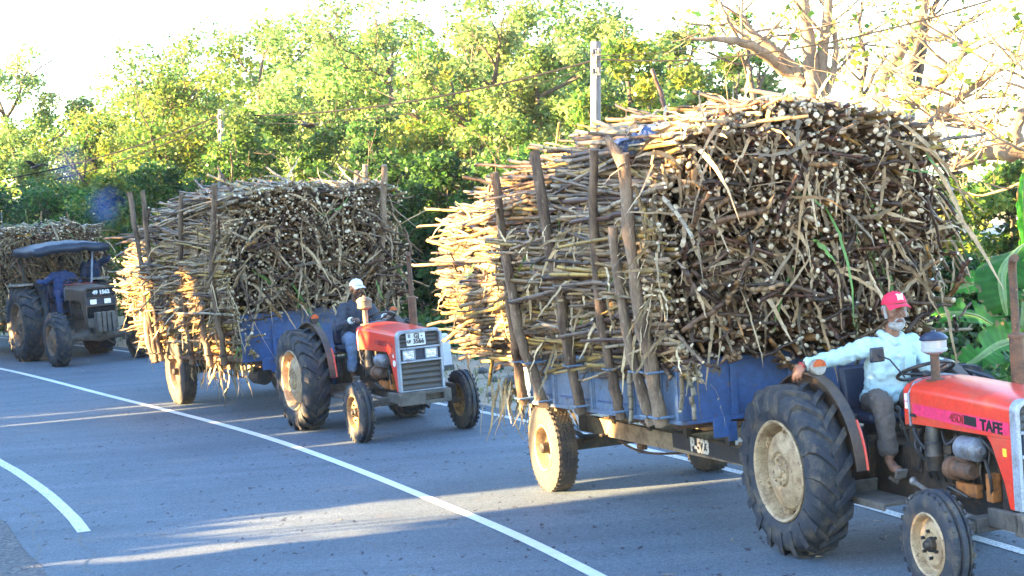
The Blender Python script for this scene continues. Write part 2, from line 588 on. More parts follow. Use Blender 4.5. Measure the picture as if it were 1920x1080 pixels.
gm = MB()
NX = 60
gx = np.linspace(-85, 50, 68)
gy = np.linspace(-25, 118, 72)
gm.add([(x, y, 0) for y in gy for x in gx], [(j * len(gx) + i, j * len(gx) + i + 1, (j + 1) * len(gx) + i + 1, (j + 1) * len(gx) + i) for j in range(len(gy) - 1) for i in range(len(gx) - 1)])
tag(obj('ground', gm, 'earth', smooth=0), kind='structure')
strip('gravel_shoulder', -5.6, -3.85, .003, 'gravel', jit=.03)
strip('road', -3.9, 3.35, .006, 'asphalt', jit=.02)
strip('centre_line', -.058, .058, .011, 'paint_clean')
strip('edge_line', 2.93, 3.04, .011, 'paint')
LI = [i for i in range(len(CLP)) if CLP[i][1] > 19.6 and CLP[i][1] < 27]
# left edge line: a broken dash, its near end cut square
seg = []
for (px, py) in ((-60, 838), (-30, 850), (0, 868), (30, 885), (60, 905), (82, 921), (100, 936), (120, 955), (140, 975), (158, 999)):
    d = cF + cX * ((px - 960) / CAM_F) - cU * ((py - 540) / CAM_F)
    seg.append(d * (-CAM_H / d.z))
dm = MB()
n = len(seg)
lv, rv = [], []
for i, p in enumerate(seg):
    T = (Vector(seg[min(i + 1, n - 1)]) - Vector(seg[max(i - 1, 0)])).normalized()
    N = Vector((-T.y, T.x, 0))
    lv.append((p.x + N.x * .065, p.y + N.y * .065, .011))
    rv.append((p.x - N.x * .065, p.y - N.y * .065, .011))
dm.add(lv + rv, [(i, i + 1, n + i + 1, n + i) for i in range(n - 1)])
tag(obj('edge_dash', dm, 'paint', smooth=0), kind='structure')
cr = MB()
for path in ([(-4.35, 18.3), (-4.2, 17.6), (-3.95, 17.0), (-3.9, 16.4), (-3.6, 15.8)], [(-5.5, 20.3), (-5.15, 19.6), (-4.95, 19.0), (-4.8, 18.2), (-4.55, 17.5), (-4.45, 16.8)], [(-5.15, 19.6), (-4.9, 19.7), (-4.6, 19.3)]):
    q = catmull(path, 8)
    q = q + np.random.default_rng(1).normal(0, .018, q.shape)
    w = np.abs(np.random.default_rng(2).normal(.008, .005, len(q)))
    cr.add([(x - w_, y, .0085) for (x, y), w_ in zip(q, w)] + [(x + w_, y, .0085) for (x, y), w_ in zip(q, w)], [(i, len(q) + i, len(q) + i + 1, i + 1) for i in range(len(q) - 1)])
tag(obj('asphalt_cracks', cr, 'ink', smooth=0), kind='structure')


# ------------------------------------------------------------------ wheels
def tyre_profile(D, W, rr, kind):
    R = D / 2
    if kind == 'lug':
        t_ = R - .032 * D / 1.35
        pr = [(-.36, rr), (-.47, rr + .25 * (t_ - rr)), (-.50, rr + .55 * (t_ - rr)), (-.475, t_ - .055 * D / 1.35), (-.38, t_ - .018), (-.2, t_ - .003), (0, t_)]
    elif kind == 'rib':
        pr = [(-.40, rr), (-.49, rr + .3 * (R - rr)), (-.50, rr + .6 * (R - rr)), (-.46, R - .045), (-.40, R - .022), (-.30, R - .012), (-.25, R - .010), (-.22, R - .028), (-.14, R - .028), (-.10, R), (0, R + .003)]
    else:
        pr = [(-.38, rr), (-.48, rr + .25 * (R - rr)), (-.50, rr + .55 * (R - rr)), (-.455, R - .04), (-.42, R - .012), (-.40, R - .006), (-.29, R - .001), (-.28, R - .016), (-.245, R - .016), (-.235, R), (-.10, R), (-.09, R - .016), (-.055, R - .016), (-.045, R + .002), (0, R + .002)]
    full = [(a * W, r) for a, r in pr] + [(-a * W, r) for a, r in reversed(pr[:-1])]
    return full


def make_tyre(D, W, rr, kind, nl=19):
    mb = MB()
    prof = tyre_profile(D, W, rr, kind)
    inner = [(.30 * W, rr - .004), (-.30 * W, rr - .004)]
    mb.lathe(prof + inner, n=56, closed=True)
    R = D / 2
    if kind == 'lug':
        base = sorted([(y, r) for y, r in prof], key=lambda q: q[0])
        ys, rs_ = [q[0] for q in base], [q[1] for q in base]
        for side in (-1, 1):
            for k in range(nl):
                a0 = 2 * PI * (k + (.5 if side > 0 else 0)) / nl
                ks = 7
                secs = []
                for j in range(ks):
                    f = j / (ks - 1)
                    y = side * W * (-.03 + .545 * f)
                    ya = min(abs(y), .498 * W)
                    rb = np.interp(-ya, ys[:7], rs_[:7]) - .006
                    if f > .92:
                        rb -= .05
                    top = R - .004 * abs(f) - (.035 * max(0, f - .86) / .14)
                    if f > .92:
                        top -= .03
                    a = a0 + (.58 * f ** .85) * (1.35 / D) * .50
                    hw = (.030 + .006 * f) * D / 1.35
                    dA = hw / R
                    secs.append([(rb * math.cos(a - dA * 1.35), y, rb * math.sin(a - dA * 1.35)), (top * math.cos(a - dA), y, top * math.sin(a - dA)), (top * math.cos(a + dA), y, top * math.sin(a + dA)), (rb * math.cos(a + dA * 1.35), y, rb * math.sin(a + dA * 1.35))])
                mb.loft(secs)
    elif kind == 'zig':
        n = 78
        for row in (-.345, -.16, .0, .16, .345):
            for k in range(n):
                a = 2 * PI * k / n
                y = row * W + (.012 if k % 2 else -.012)
                c_ = (R * math.cos(a), y, R * math.sin(a))
                mb.box(c_, (.007, W * .085, .026), Matrix.Rotation(-a, 3, 'Y') @ Matrix.Rotation(.5 if k % 2 else -.5, 3, 'X'))
    elif kind == 'rib':
        n = 30
        for side in (-1, 1):
            for k in range(n):
                a = 2 * PI * (k + (.5 if side > 0 else 0)) / n
                rr_ = R - .016
                mb.box((rr_ * math.cos(a), side * W * .40, rr_ * math.sin(a)), (.022, W * .10, .034), Matrix.Rotation(-a, 3, 'Y'))
    return mb


def bolts(mb, r, n, y0, y1, br=.014, ph=0):
    for k in range(n):
        a = 2 * PI * k / n + ph
        mb.cyl((r * math.cos(a), y0, r * math.sin(a)), (r * math.cos(a), y1, r * math.sin(a)), br, 6)


def make_wheel(parent, name, D, W, kind, loc, rz, tyre_m, rim_m, hub_m='rim', spin=0.):
    """wheel disc with the outside towards -y; tyre, hub are its own pieces"""
    R = D / 2
    rr = {'lug': R * .565, 'rib': R * .56, 'zig': R * .50}[kind]
    mb = MB()
    o = -.40 * W
    if kind == 'lug':
        mb.lathe([(o - .012, rr + .022), (o - .022, rr + .012), (o - .012, rr - .006), (o + .03, rr - .022), (o + .10, rr - .03), (.1 * W, rr - .05), (.36 * W, rr - .01), (.40 * W, rr + .02), (.38 * W, rr + .024), (.1 * W, rr - .03)], n=48, closed=True)
        mb.lathe([(.02 * W, rr - .03), (-.02, rr * .86), (-.085, rr * .78), (-.125, rr * .56), (-.135, rr * .40), (-.115, rr * .36), (-.115, 0.001), (-.09, 0.001), (-.08, rr * .4), (-.05, rr * .78), (.06 * W, rr - .03)], n=40, closed=True)
        for k in range(6):
            a = 2 * PI * k / 6 + .3
            mb.box(((rr - .052) * math.cos(a), o + .075, (rr - .052) * math.sin(a)), (.05, .05, .075), Matrix.Rotation(-a, 3, 'Y'))
            mb.cyl(((rr - .07) * math.cos(a), o + .03, (rr - .07) * math.sin(a)), ((rr - .07) * math.cos(a), o + .10, (rr - .07) * math.sin(a)), .014, 6)
    elif kind == 'rib':
        mb.lathe([(o - .008, rr + .016), (o - .016, rr + .006), (o - .008, rr - .006), (o + .03, rr - .018), (.3 * W, rr - .03), (.40 * W, rr + .012), (.3 * W, rr - .02), (o + .04, rr - .008)], n=40, closed=True)
        mb.lathe([(o + .045, rr - .016), (o + .055, rr * .86), (o + .02, rr * .68), (o + .018, rr * .42), (o + .03, rr * .36), (o + .03, .001), (o + .05, .001), (o + .06, rr * .8), (o + .07, rr - .016)], n=36, closed=True)
    else:
        mb.lathe([(o - .008, rr + .022), (o - .018, rr + .010), (o - .008, rr - .008), (o + .05, rr - .03), (.2 * W, rr - .04), (.38 * W, rr + .01), (.2 * W, rr - .03), (o + .06, rr - .02)], n=40, closed=True)
        mb.lathe([(o + .05, rr - .025), (o + .10, rr * .80), (o + .125, rr * .66), (o + .12, rr * .5), (o + .12, .001), (o + .15, .001), (o + .16, rr * .7), (o + .08, rr - .025)], n=36, closed=True)
    w = obj(name, mb, rim_m, parent, loc=loc, rot=(0, spin, 0) if not rz else None, smooth=30)
    w.rotation_euler = Matrix.Rotation(rz, 3, 'Z').to_euler() if not spin else (Matrix.Rotation(rz, 3, 'Z') @ Matrix.Rotation(spin, 3, 'Y')).to_euler()
    obj('tyre', make_tyre(D, W, rr, kind, 19), tyre_m, w, smooth=38)
    hb = MB()
    if kind == 'lug':
        hb.lathe([(-.165, .001), (-.165, rr * .10), (-.155, rr * .13), (-.14, rr * .14), (-.14, rr * .30), (-.11, rr * .32)], n=24)
        bolts(hb, rr * .235, 8, -.11, -.158, .014)
    elif kind == 'rib':
        hb.lathe([(o - .035, .001), (o - .035, .024), (o - .025, .032), (o - .005, .036), (o + .0, .05), (o + .03, .056)], n=20)
        bolts(hb, rr * .44, 6, o + .03, o - .004, .012)
    else:
        hb.lathe([(o - .035, .001), (o - .035, .040), (o - .02, .052), (o + .05, .056), (o + .06, .08), (o + .12, .09)], n=20)
        bolts(hb, rr * .52, 8, o + .12, o + .085, .014)
    obj('hub', hb, hub_m, w, smooth=30)
    return w


# ------------------------------------------------------------------ tractors
def hood_sec(x, hw, zb, zs, zt):
    """a cross section of the bonnet: open below, rounded shoulders, slightly crowned top"""
    p = [(-hw, zb), (-hw, zs - .07)]
    for k in range(1, 6):
        a = PI / 2 * k / 6
        p.append((-hw + .075 * (1 - math.cos(a)), zs - .07 + .07 * math.sin(a)))
    p += [(-hw * .55, zs + (zt - zs) * .75), (0, zt)]
    p = p + [(-y, z) for y, z in reversed(p[:-1])]
    p = p + [(hw - .012, zb), (hw - .012, zs - .075), (hw * .72, zs - .012), (0, zt - .014), (-hw * .72, zs - .012), (-hw + .012, zs - .075), (-hw + .012, zb)]
    return [(x, y, z) for y, z in p]


def bar(mb, a, b, r, n=10):
    mb.tube([a, b], r, n)


def make_tractor(pose, label, cat, o):
    k = o.get('k', 1.0)                      # body scale against the light model
    t = thing('tractor', label, cat, (pose[0], pose[1], 0), pose[2], 'tractors hauling cane trailers along the road')
    fd = o.get('four', False)
    Dr, Wr, tr = (1.62, .44, .80) if fd else (1.349, .345, .745)
    Df, Wf, tf = (1.12, .30, .87) if fd else (.756, .17, .71)
    wb = 2.45 if fd else 1.929
    X0 = .0
    dx = o.get('dx', 0.0)                    # bonnet shift
    dz = o.get('dz', 0.0)
    body = o['body']
    # wheels
    for s in (-1, 1):
        make_wheel(t, 'rear_wheel', Dr, Wr, 'lug', (0, s * tr, Dr / 2), 0 if s < 0 else PI, o.get('tyre', 'tyre'), o['rim'], o['rim'], spin=.13 * s)
        make_wheel(t, 'front_wheel', Df, Wf, 'lug' if fd else 'rib', (wb, s * tf, Df / 2), (0 if s < 0 else PI) + o.get('steer', 0), o.get('tyre', 'tyre'), o['rim'] if not o.get('rimf') else o['rimf'], 'engine' if not fd else 'rim_dark', spin=.4)

    def q(x, y, z):
        return (x + dx, y, z + dz)
    hw = o.get('hw', .29)
    # bonnet
    hb = MB()
    secs = [hood_sec(q(1.00, 0, 0)[0] - .0, hw * .985, 1.075 + dz, 1.375 + dz, 1.405 + dz), hood_sec(1.2 + dx, hw, 1.08 + dz, 1.375 + dz, 1.405 + dz), hood_sec(1.7 + dx, hw, 1.085 + dz, 1.36 + dz, 1.39 + dz), hood_sec(2.1 + dx, hw, 1.085 + dz, 1.345 + dz, 1.373 + dz), hood_sec(2.27 + dx, hw, 1.085 + dz, 1.335 + dz, 1.362 + dz)]
    hb.loft(secs, caps=False)
    hood = obj('bonnet', hb, body, t, smooth=40)
    hr = MB()
    # scuttle / fuel tank end in the bonnet's colour
    hr.loft([hood_sec(.90 + dx, hw * .96, 1.06 + dz, 1.37 + dz, 1.40 + dz), hood_sec(.985 + dx, hw * .985, 1.07 + dz, 1.378 + dz, 1.408 + dz)], caps=False)
    sc = obj('scuttle', hr, body, t, smooth=40)
    sp_ = MB()
    for s in (-1, 1):
        sp_.tube([(.995 + dx, s * hw * 1.0, 1.06 + dz), (.995 + dx, s * (hw + .004), 1.30 + dz), (.995 + dx, s * (hw - .05), 1.372 + dz), (.995 + dx, 0, 1.415 + dz)], .011, 6)
    obj('rubber_seal', sp_, 'greymetal', t)
    for s in (-1, 1):
        pn = MB()
        pn.prism([(1.98 + dx, 1.083 + dz), (2.27 + dx, 1.083 + dz), (2.275 + dx, .60 + dz), (2.215 + dx, .60 + dz), (2.16 + dx, .78 + dz), (2.03 + dx, 1.03 + dz)], s * hw - .008, s * hw + .008)
        obj('nose_side_panel', pn, body, t, bevel=.004)
    # grille: frame, cross bars, louvres, lamp panel
    zb, z1, z2, zt = .60 + dz, .97 + dz, 1.135 + dz, 1.345 + dz
    gx0, gx1 = 2.272 + dx, 2.35 + dx
    fm = MB()
    gw = hw + .012

    def rr_outline(w, lo, hi, c):
        pts = []
        for cx_, cz, a0 in ((w - c, hi - c, 0), (-w + c, hi - c, PI / 2)):
            for j in range(6):
                a = a0 + PI / 2 * j / 5
                pts.append((cx_ + c * math.cos(a), cz + c * math.sin(a)))
        pts += [(-w, lo), (w, lo)]
        return pts
    oo, ii = rr_outline(gw, zb, zt + .012, .075), rr_outline(gw - .033, zb + .012, zt - .025, .05)
    fm.loft([[(gx0, y, z) for y, z in oo], [(gx1, y, z) for y, z in oo], [(gx1, y, z) for y, z in ii], [(gx0, y, z) for y, z in ii], [(gx0, y, z) for y, z in oo]], caps=False)
    grille = obj('grille_frame', fm, o['trim'], t, bevel=.006, smooth=40)
    for zz in (z1, z2):
        bm_ = MB()
        bm_.box((gx1 - .012, 0, zz), (.03, 2 * gw - .064, .024))
        obj('grille_bar', bm_, o['trim'], grille, bevel=.004)
    lv = MB()
    lw = gw - .034
    nb = 5 if not fd else 8
    for j in range(nb):
        z0 = zb + .014 + (z1 - .016 - zb - .014) * j / nb
        z1_ = zb + .014 + (z1 - .016 - zb - .014) * (j + 1) / nb
        lv.prism([(gx0 + .005, z0), (gx0 + .052, z0 + .004), (gx0 + .056, z0 + .016), (gx0 + .024, z1_ - .003), (gx0 + .005, z1_ - .003)], -lw, lw)
    for j in range(3):
        z0 = z2 + .016 + (zt - .03 - z2 - .016) * j / 3
        z1_ = z2 + .016 + (zt - .03 - z2 - .016) * (j + 1) / 3
        lv.prism([(gx0 + .005, z0), (gx0 + .046, z0 + .004), (gx0 + .05, z0 + .016), (gx0 + .024, z1_ - .003), (gx0 + .005, z1_ - .003)], -lw, lw)
    lv.box((gx0 + .006, 0, (zb + zt) / 2), (.008, 2 * lw, zt - zb - .03))
    obj('louvres', lv, o['louvre'], grille, smooth=20)
    lp = MB()
    lp.box((gx0 + .03, 0, (z1 + z2) / 2), (.03, 2 * lw, z2 - z1 - .026))
    lamp_panel = obj('lamp_panel', lp, 'blue_seat', grille)
    for s in (-1, 1):
        hl = MB()
        hl.box((gx0 + .052, s * .150, (z1 + z2) / 2), (.02, .145, .108))
        h_ = obj('headlight', hl, 'lamp', t, bevel=.008)
        fr = MB()
        for (cy, cz, wy, wz) in ((0, .058, .166, .014), (0, -.058, .166, .014), (.078, 0, .012, .116), (-.078, 0, .012, .116)):
            fr.box((gx0 + .056, s * .150 + cy, (z1 + z2) / 2 + cz), (.022, wy, wz))
        obj('bezel', fr, 'silver' if not fd else 'black', h_, bevel=.003)
    # front support / weight bracket
    fb = MB()
    if not fd:
        zf = .515
        for (cy, cz, wy, wz) in ((-.17, zf, .34, .16), (.30, zf, .10, .16), (.12, zf + .06, .26, .045), (.12, zf - .06, .26, .045)):
            fb.box((2.36, cy, cz), (.10, wy, wz))
        fb.box((2.18, -.315, zf + .01), (.36, .05, .13))
        fb.box((2.18, .315, zf + .01), (.36, .05, .13))
        fb.box((2.31, .12, zf), (.02, .26, .12))
        obj('front_weight', fb, 'cast', t, bevel=.008)
    else:
        for j in range(4):
            fb.box((2.95, -.15 + j * .10, .86), (.26, .08, .40))
        fb.box((2.78, 0, .84), (.12, .62, .2))
        obj('front_weight', fb, 'cast', t, bevel=.015)
        sg = MB()
        for j in range(4):
            sg.box((3.0, -.15 + j * .10, 1.063), (.14, .05, .012))
        obj('weight_slots', sg, 'steel', t)
    # axle
    ax = MB()
    za = Df / 2
    if fd:
        ax.tube([(wb, -.70, za), (wb, -.3, za), (wb, 0, za + .02), (wb, .3, za), (wb, .70, za)], [.10, .085, .15, .085, .10], 14)
        for s in (-1, 1):
            ax.cyl((wb, s * .58, za - .14), (wb, s * .58, za + .16), .075, 12)
        ax.box((wb - .3, 0, za + .12), (1.1, .3, .22))
    else:
        ax.box((wb, 0, .47), (.12, .85, .10))
        ax.box((wb, 0, .53), (.26, .20, .16))
        for s in (-1, 1):
            ax.box((wb, s * .46, .46), (.09, .30, .075), ('X', -s * .12))
            ax.cyl((wb, s * .585, .34), (wb, s * .585, .58), .036, 12)
            ax.cyl((wb, s * .585, .378), (wb, s * .66, .378), .03, 12)
            ax.box((wb - .09, s * .565, .575), (.22, .05, .04), ('Z', s * .3))
    obj('front_axle', ax, 'cast', t, bevel=.006)
    st = MB()
    if not fd:
        for s in (-1, 1):
            st = MB()
            bar(st, (1.06, s * .34, .66), (wb - .18, s * .50, .60), .017)
            st.ball((1.06, s * .34, .66), .032)
            st.ball((wb - .18, s * .50, .60), .03)
            bar(st, (wb - .18, s * .50, .60), (wb - .02, s * .575, .59), .020)
            obj('steering_rod', st, 'steel', t)
            st = MB()
            bar(st, (.98, s * .32, .52), (wb - .05, s * .27, .46), .024)
            obj('radius_rod', st, 'steel', t)
    # engine, gearbox, rear axle
    en = MB()
    en.box((1.47 + dx, 0, .77 + dz * .7), (1.0, .34, .44))
    en.box((1.47 + dx, 0, 1.02 + dz), (.9, .26, .12))
    en.box((1.5 + dx, 0, .52 + dz * .5), (.9, .28, .14))
    en.box((2.1 + dx, 0, .80 + dz * .7), (.16, .44, .50))
    for j in range(4):
        en.box((1.15 + .2 * j + dx, -.19, .93 + dz), (.10, .06, .10))
        en.cyl((1.15 + .2 * j + dx, -.17, .86 + dz), (1.15 + .2 * j + dx, -.24, .86 + dz), .022, 8)
    for j in range(9):
        en.tube([(1.05 + .1 * j + dx, -.18, .66 + dz), (1.07 + .1 * j + dx, -.23, .78 + dz), (1.05 + .1 * j + dx, -.19, .98 + dz)], .011, 6)
    en.cyl((2.16 + dx, 0, .95 + dz), (2.19 + dx, 0, .95 + dz), .19, 20)
    obj('engine_block', en, 'engine', t, bevel=.006)
    gb = MB()
    gb.box((.50, 0, .66), (1.1, .36, .40), taper=.8)
    gb.box((0, 0, .68), (.46, .44, .46))
    for s in (-1, 1):
        gb.tube([(0, s * .2, Dr / 2), (0, s * .5, Dr / 2), (0, s * (tr - .15), Dr / 2)], [.17, .13, .11], 14)
    gb.box((.85 + dx, 0, .98 + dz), (.14, .36, .60))
    obj('gearbox', gb, 'engine', t, bevel=.01)
    if not fd:
        oc = MB()
        oc.lathe([(.74, .001), (.74, .055), (.755, .072), (.85, .074), (.86, .080), (.87, .074), (.955, .074), (.965, .066), (1.06, .064), (1.10, .045), (1.10, .001)], (1.22, -.235, 0), 'z', 22)
        obj('oil_bath_canister', oc, 'engine', t)
        oc = MB()
        oc.box((1.22, -.311, 1.02), (.05, .006, .05))
        al = MB()
        al.lathe([(1.62, .001), (1.62, .075), (1.63, .085), (1.83, .085), (1.84, .07), (1.855, .03), (1.88, .03), (1.88, .001)], (0, -.27, .965), 'x', 24)
        al.box((1.72, -.20, .93), (.16, .10, .08))
        obj('alternator', al, 'greymetal', t, bevel=.003)
        stt = MB()
        stt.lathe([(1.46, .001), (1.46, .085), (1.52, .085), (1.53, .062), (1.72, .062), (1.73, .056), (1.75, .05), (1.75, .001)], (0, -.26, .80), 'x', 22)
        stt.cyl((1.55, -.26, .88), (1.70, -.26, .88), .03, 12)
        obj('starter_motor', stt, 'rust', t, bevel=.003)
        rp = MB()
        rp.box((1.58, -.20, .645), (.26, .06, .10))
        rp.box((1.9, -.21, .70), (.08, .08, .20))
        obj('sump_plate', rp, 'orange_rust', t, bevel=.01)
        for (a, b_, c_) in (((1.0, -.20, 1.03), (1.06, -.3, .92), (1.12, -.25, .80)), ((1.02, -.24, .98), (1.08, -.27, .86), (1.02, -.26, .74)), ((1.30, -.22, 1.04), (1.42, -.26, .96), (1.5, -.22, 1.03)), ((1.05, -.3, 1.05), (1.10, -.31, .98), (1.16, -.28, .90)), ((1.3, -.2, .62), (1.45, -.28, .66), (1.62, -.24, .60)), ((1.85, -.24, .9), (1.95, -.27, .80), (1.92, -.24, .66)), ((1.75, -.2, 1.04), (1.9, -.26, 1.03), (2.02, -.22, .9))):
            hz = MB()
            hz.tube([Vector(p) for p in catmull([a, b_, c_], 6)], .012, 7)
            obj('engine_hose', hz, 'black', t)
    # drawbar and top link
    db = MB()
    db.box((-.42, 0, .42), (.9, .09, .045))
    for s in (-1, 1):
        bar(db, (-.05, s * .2, .46), (-.75, s * .34, .50), .026)
        bar(db, (-.12, s * .3, .95), (-.55, s * .32, .52), .018)
    bar(db, (-.2, 0, .88), (-.62, 0, .70), .022)
    obj('drawbar', db, 'steel', t)
    # foot plates and pedals
    for s in (-1, 1):
        fp = MB()
        fp.box((.66, s * .40, .49 + dz * .6), (.62, .28, .025))
        fp.box((.66, s * .54, .475 + dz * .6), (.62, .02, .05))
        fp.box((.40, s * .40, .55 + dz * .6), (.02, .28, .1), ('Y', .3))
        obj('footplate', fp, 'cast', t, bevel=.003)
        pd = MB()
        pd.tube([(.60, s * .26, .62), (.72, s * .27, .60), (.80, s * .28, .66)], .014, 8)
        pd.box((.815, s * .29, .68), (.02, .09, .07), ('Y', .5))
        obj('pedal', pd, 'steel', t)
    # fenders
    Rf = Dr / 2 + .075
    zc = Dr / 2
    for s in (-1, 1):
        fe = MB()
        yi, yo = tr - Wr / 2 - .035, tr - Wr / 2 + .05
        a0, a1, na = math.radians(4), math.radians(128), 22
        secs = []
        for j in range(na + 1):
            a = a0 + (a1 - a0) * j / na
            c_, s_ = math.cos(a), math.sin(a)
            secs.append([(Rf * c_, s * yi, zc + Rf * s_), (Rf * c_, s * yo, zc + Rf * s_), ((Rf - .012) * c_, s * yo, zc + (Rf - .012) * s_), ((Rf - .012) * c_, s * (yi + .012), zc + (Rf - .012) * s_)])
        fe.loft(secs)
        secs = []
        for j in range(na + 1):
            a = a0 + (a1 - a0) * j / na
            c_, s_ = math.cos(a), math.sin(a)
            Ri = .36
            secs.append([(Rf * c_, s * (yi - .005), zc + Rf * s_), (Rf * c_, s * (yi + .006), zc + Rf * s_), (Ri * c_, s * (yi + .006), zc + Ri * s_), (Ri * c_, s * (yi - .005), zc + Ri * s_)])
        fe.loft(secs)
        fn = obj('fender', fe, o['fender'], t, smooth=40)
        ed = MB()
        ed.tube([(Rf * math.cos(a), s * (yi - .008), zc + Rf * math.sin(a)) for a in np.linspace(a0, math.radians(34), 10)], .011, 8)
        obj('fender_edge', ed, o.get('edge', 'red'), fn)
    # lamp on the near fender
    if not fd:
        for s in o.get('lamps', (-1, 1)):
            lm = MB()
            lm.lathe([(.07, .001), (.07, .035), (.09, .058), (.15, .066), (.16, .060), (.16, .001)], (0, s * .56, zc + Rf + .045), 'x', 18)
            l_ = obj('fender_lamp', lm, o.get('lamp', 'white'), t)
            ln = MB()
            ln.add(*(lambda a: (a.v, a.f))(MB().prism([(s * .56 + .055 * math.cos(a), zc + Rf + .052 + .055 * math.sin(a)) for a in np.linspace(0, PI, 12)], .150, .170, 'yz')))
            obj('lens', ln, 'amber', l_)
            br = MB()
            br.box((.11, s * .56, zc + Rf + .010), (.05, .03, .06))
            obj('lamp_bracket', br, 'black', l_)
    # seat
    zs = o.get('seat', 1.03)
    se = MB()
    se.box((.10, 0, zs - .04), (.42, .46, .09))
    seat = obj('seat', se, 'blue_seat', t, bevel=.035)
    sb_ = MB()
    sb_.box((-.14, 0, zs + .17), (.08, .44, .36), ('Y', -.14))
    obj('backrest', sb_, 'blue_seat', t, bevel=.035)
    ss = MB()
    ss.box((.08, 0, zs - .16), (.25, .22, .18), taper=.8)
    obj('seat_mount', ss, 'black', t)
    # steering
    sx, sy, sz = o.get('wheelpos', (.77, .0, 1.43))
    sw = MB()
    tl = math.radians(22)
    Rm = Matrix.Rotation(-tl, 3, 'Y')
    C_ = Vector((sx, sy, sz))
    ringp = [C_ + Rm @ Vector((.215 * math.cos(a), .215 * math.sin(a), 0)) for a in np.linspace(0, 2 * PI, 33)]
    sw.tube(ringp, .015, 8, caps=False)
    for j in range(3):
        a = 2 * PI * j / 3 + .5
        sw.tube([C_ + Rm @ Vector((0, 0, -.035)), C_ + Rm @ Vector((.21 * math.cos(a), .21 * math.sin(a), 0))], .012, 6)
    sw.ball(C_ + Rm @ Vector((0, 0, -.03)), (.045, .045, .03))
    obj('steering_wheel', sw, 'black', t)
    sc_ = MB()
    sc_.tube([C_ + Rm @ Vector((0, 0, -.03)), Vector((sx + .16, sy * .5, sz - .36)), Vector((sx + .2, 0, .9))], [.03, .04, .05], 10)
    sc_.box((.93 + dx * .3, 0, 1.2 + dz), (.06, .46, .34))
    obj('steering_column', sc_, 'black', t)
    ds = MB()
    ds.box((.885 + dx * .2, 0, 1.30 + dz), (.03, .42, .16), ('Y', -.35))
    obj('dashboard', ds, 'black', t, bevel=.01)
    for ga, gb_, gr_ in (((.55, -.05, .86), (.50, -.10, 1.12), .028), ((.60, .08, .86), (.52, .10, 1.10), .028), ((.12, -.30, .80), (.26, -.33, 1.07), .024)):
        lvv = MB()
        bar(lvv, ga, gb_, .011)
        lvv.ball(gb_, gr_)
        obj('gear_lever', lvv, 'black', t)
    # air cleaner
    if not fd:
        axp, ayp = o.get('air', (1.12, -.19))
        ap = MB()
        ap.cyl((axp, ayp, 1.37), (axp, ayp, 1.60), .034, 16)
        ap.lathe([(1.385, .001), (1.385, .07), (1.40, .075), (1.405, .04), (1.405, .001)], (axp, ayp, 0), 'z', 20)
        pc = obj('air_cleaner_pipe', ap, o.get('pipe', 'rust'), t)
        bo = MB()
        bo.lathe([(1.585, .001), (1.585, .05), (1.60, .078), (1.608, .095), (1.625, .098), (1.63, .092), (1.695, .095), (1.70, .001)], (axp, ayp, 0), 'z', 26)
        obj('cleaner_bowl', bo, o.get('bowl', 'bowl'), pc)
        do = MB()
        do.lathe([(1.693, .001), (1.693, .104), (1.703, .106), (1.725, .088), (1.745, .055), (1.75, .02), (1.765, .016), (1.765, .001)], (axp, ayp, 0), 'z', 26)
        obj('cleaner_cap', do, o.get('dome', 'blue_seat'), pc)
        ex = MB()
        ex.tube([(1.62, .24, 1.34), (1.62, .24, 1.40), (1.62, .24, 1.42), (1.62, .24, 1.70), (1.62, .24, 1.73)], [.05, .05, .052, .052, .03], 18)
        ex.lathe([(1.69, .03), (1.70, .062), (1.72, .062), (1.735, .03)], (1.62, .24, 0), 'z', 18)
        exo = obj('exhaust_muffler', ex, 'rust', t)
        et = MB()
        et.tube([(1.62, .24, 1.70), (1.62, .24, 2.16), (1.63, .235, 2.22), (1.665, .22, 2.265), (1.72, .2, 2.275)], .030, 14)
        obj('exhaust_pipe', et, 'rust' if not o.get('stack') else o['stack'], exo)
    return t, hood, grille


t1, hood1, grille1 = make_tractor(TRACTOR1, 'red tractor with a magenta bonnet stripe, driven by a man in a crimson cap', 'tractor',
                          dict(body='red', rim='rim', trim='silver', louvre='louvre', fender='brown', lamp='lampcase', lamps=(-1,), steer=-.03, seat=1.07, wheelpos=(.76, .01, 1.425), air=(1.12, -.13)))
# decals on the first bonnet
RX, UZ = (1, 0, -.02), (.02, 0, 1)
dm = MB()
dm.prism([(1.04, 1.232), (2.25, 1.196), (2.25, 1.108), (1.75, 1.118), (1.04, 1.150)], -.2935, -.2915)
obj('stripe', dm, 'pink', hood1)
dm = MB()
dm.prism([(1.71, 1.205), (1.86, 1.199), (1.86, 1.133), (1.71, 1.139)], -.2965, -.2945)
obj('black_block', dm, 'ink', hood1)
text_part('model_lettering', '45DI', .085, 'decal_red', hood1, (1.615, -.296, 1.170), RX, UZ, .002, 1.0, .002)
text_part('maker_lettering', 'TAFE', .105, 'ink', hood1, (2.04, -.297, 1.150), (1, 0, -.03), (.03, 0, 1), .002, 1.12, .004)
dm = MB()
dm.box((2.19, -.3005, .99), (.045, .003, .055))
obj('yellow_sticker', dm, 'yellow', t1)
dm = MB()
dm.box((.945, -.285, 1.27), (.03, .012, .055))
dm.box((.948, -.2855, 1.21), (.034, .012, .05))
obj('reflector', dm, 'white', t1)
dm = MB()
dm.box((1.045, -.298, 1.145), (.07, .018, .022), taper=.7)
obj('bonnet_catch', dm, 'black', t1)
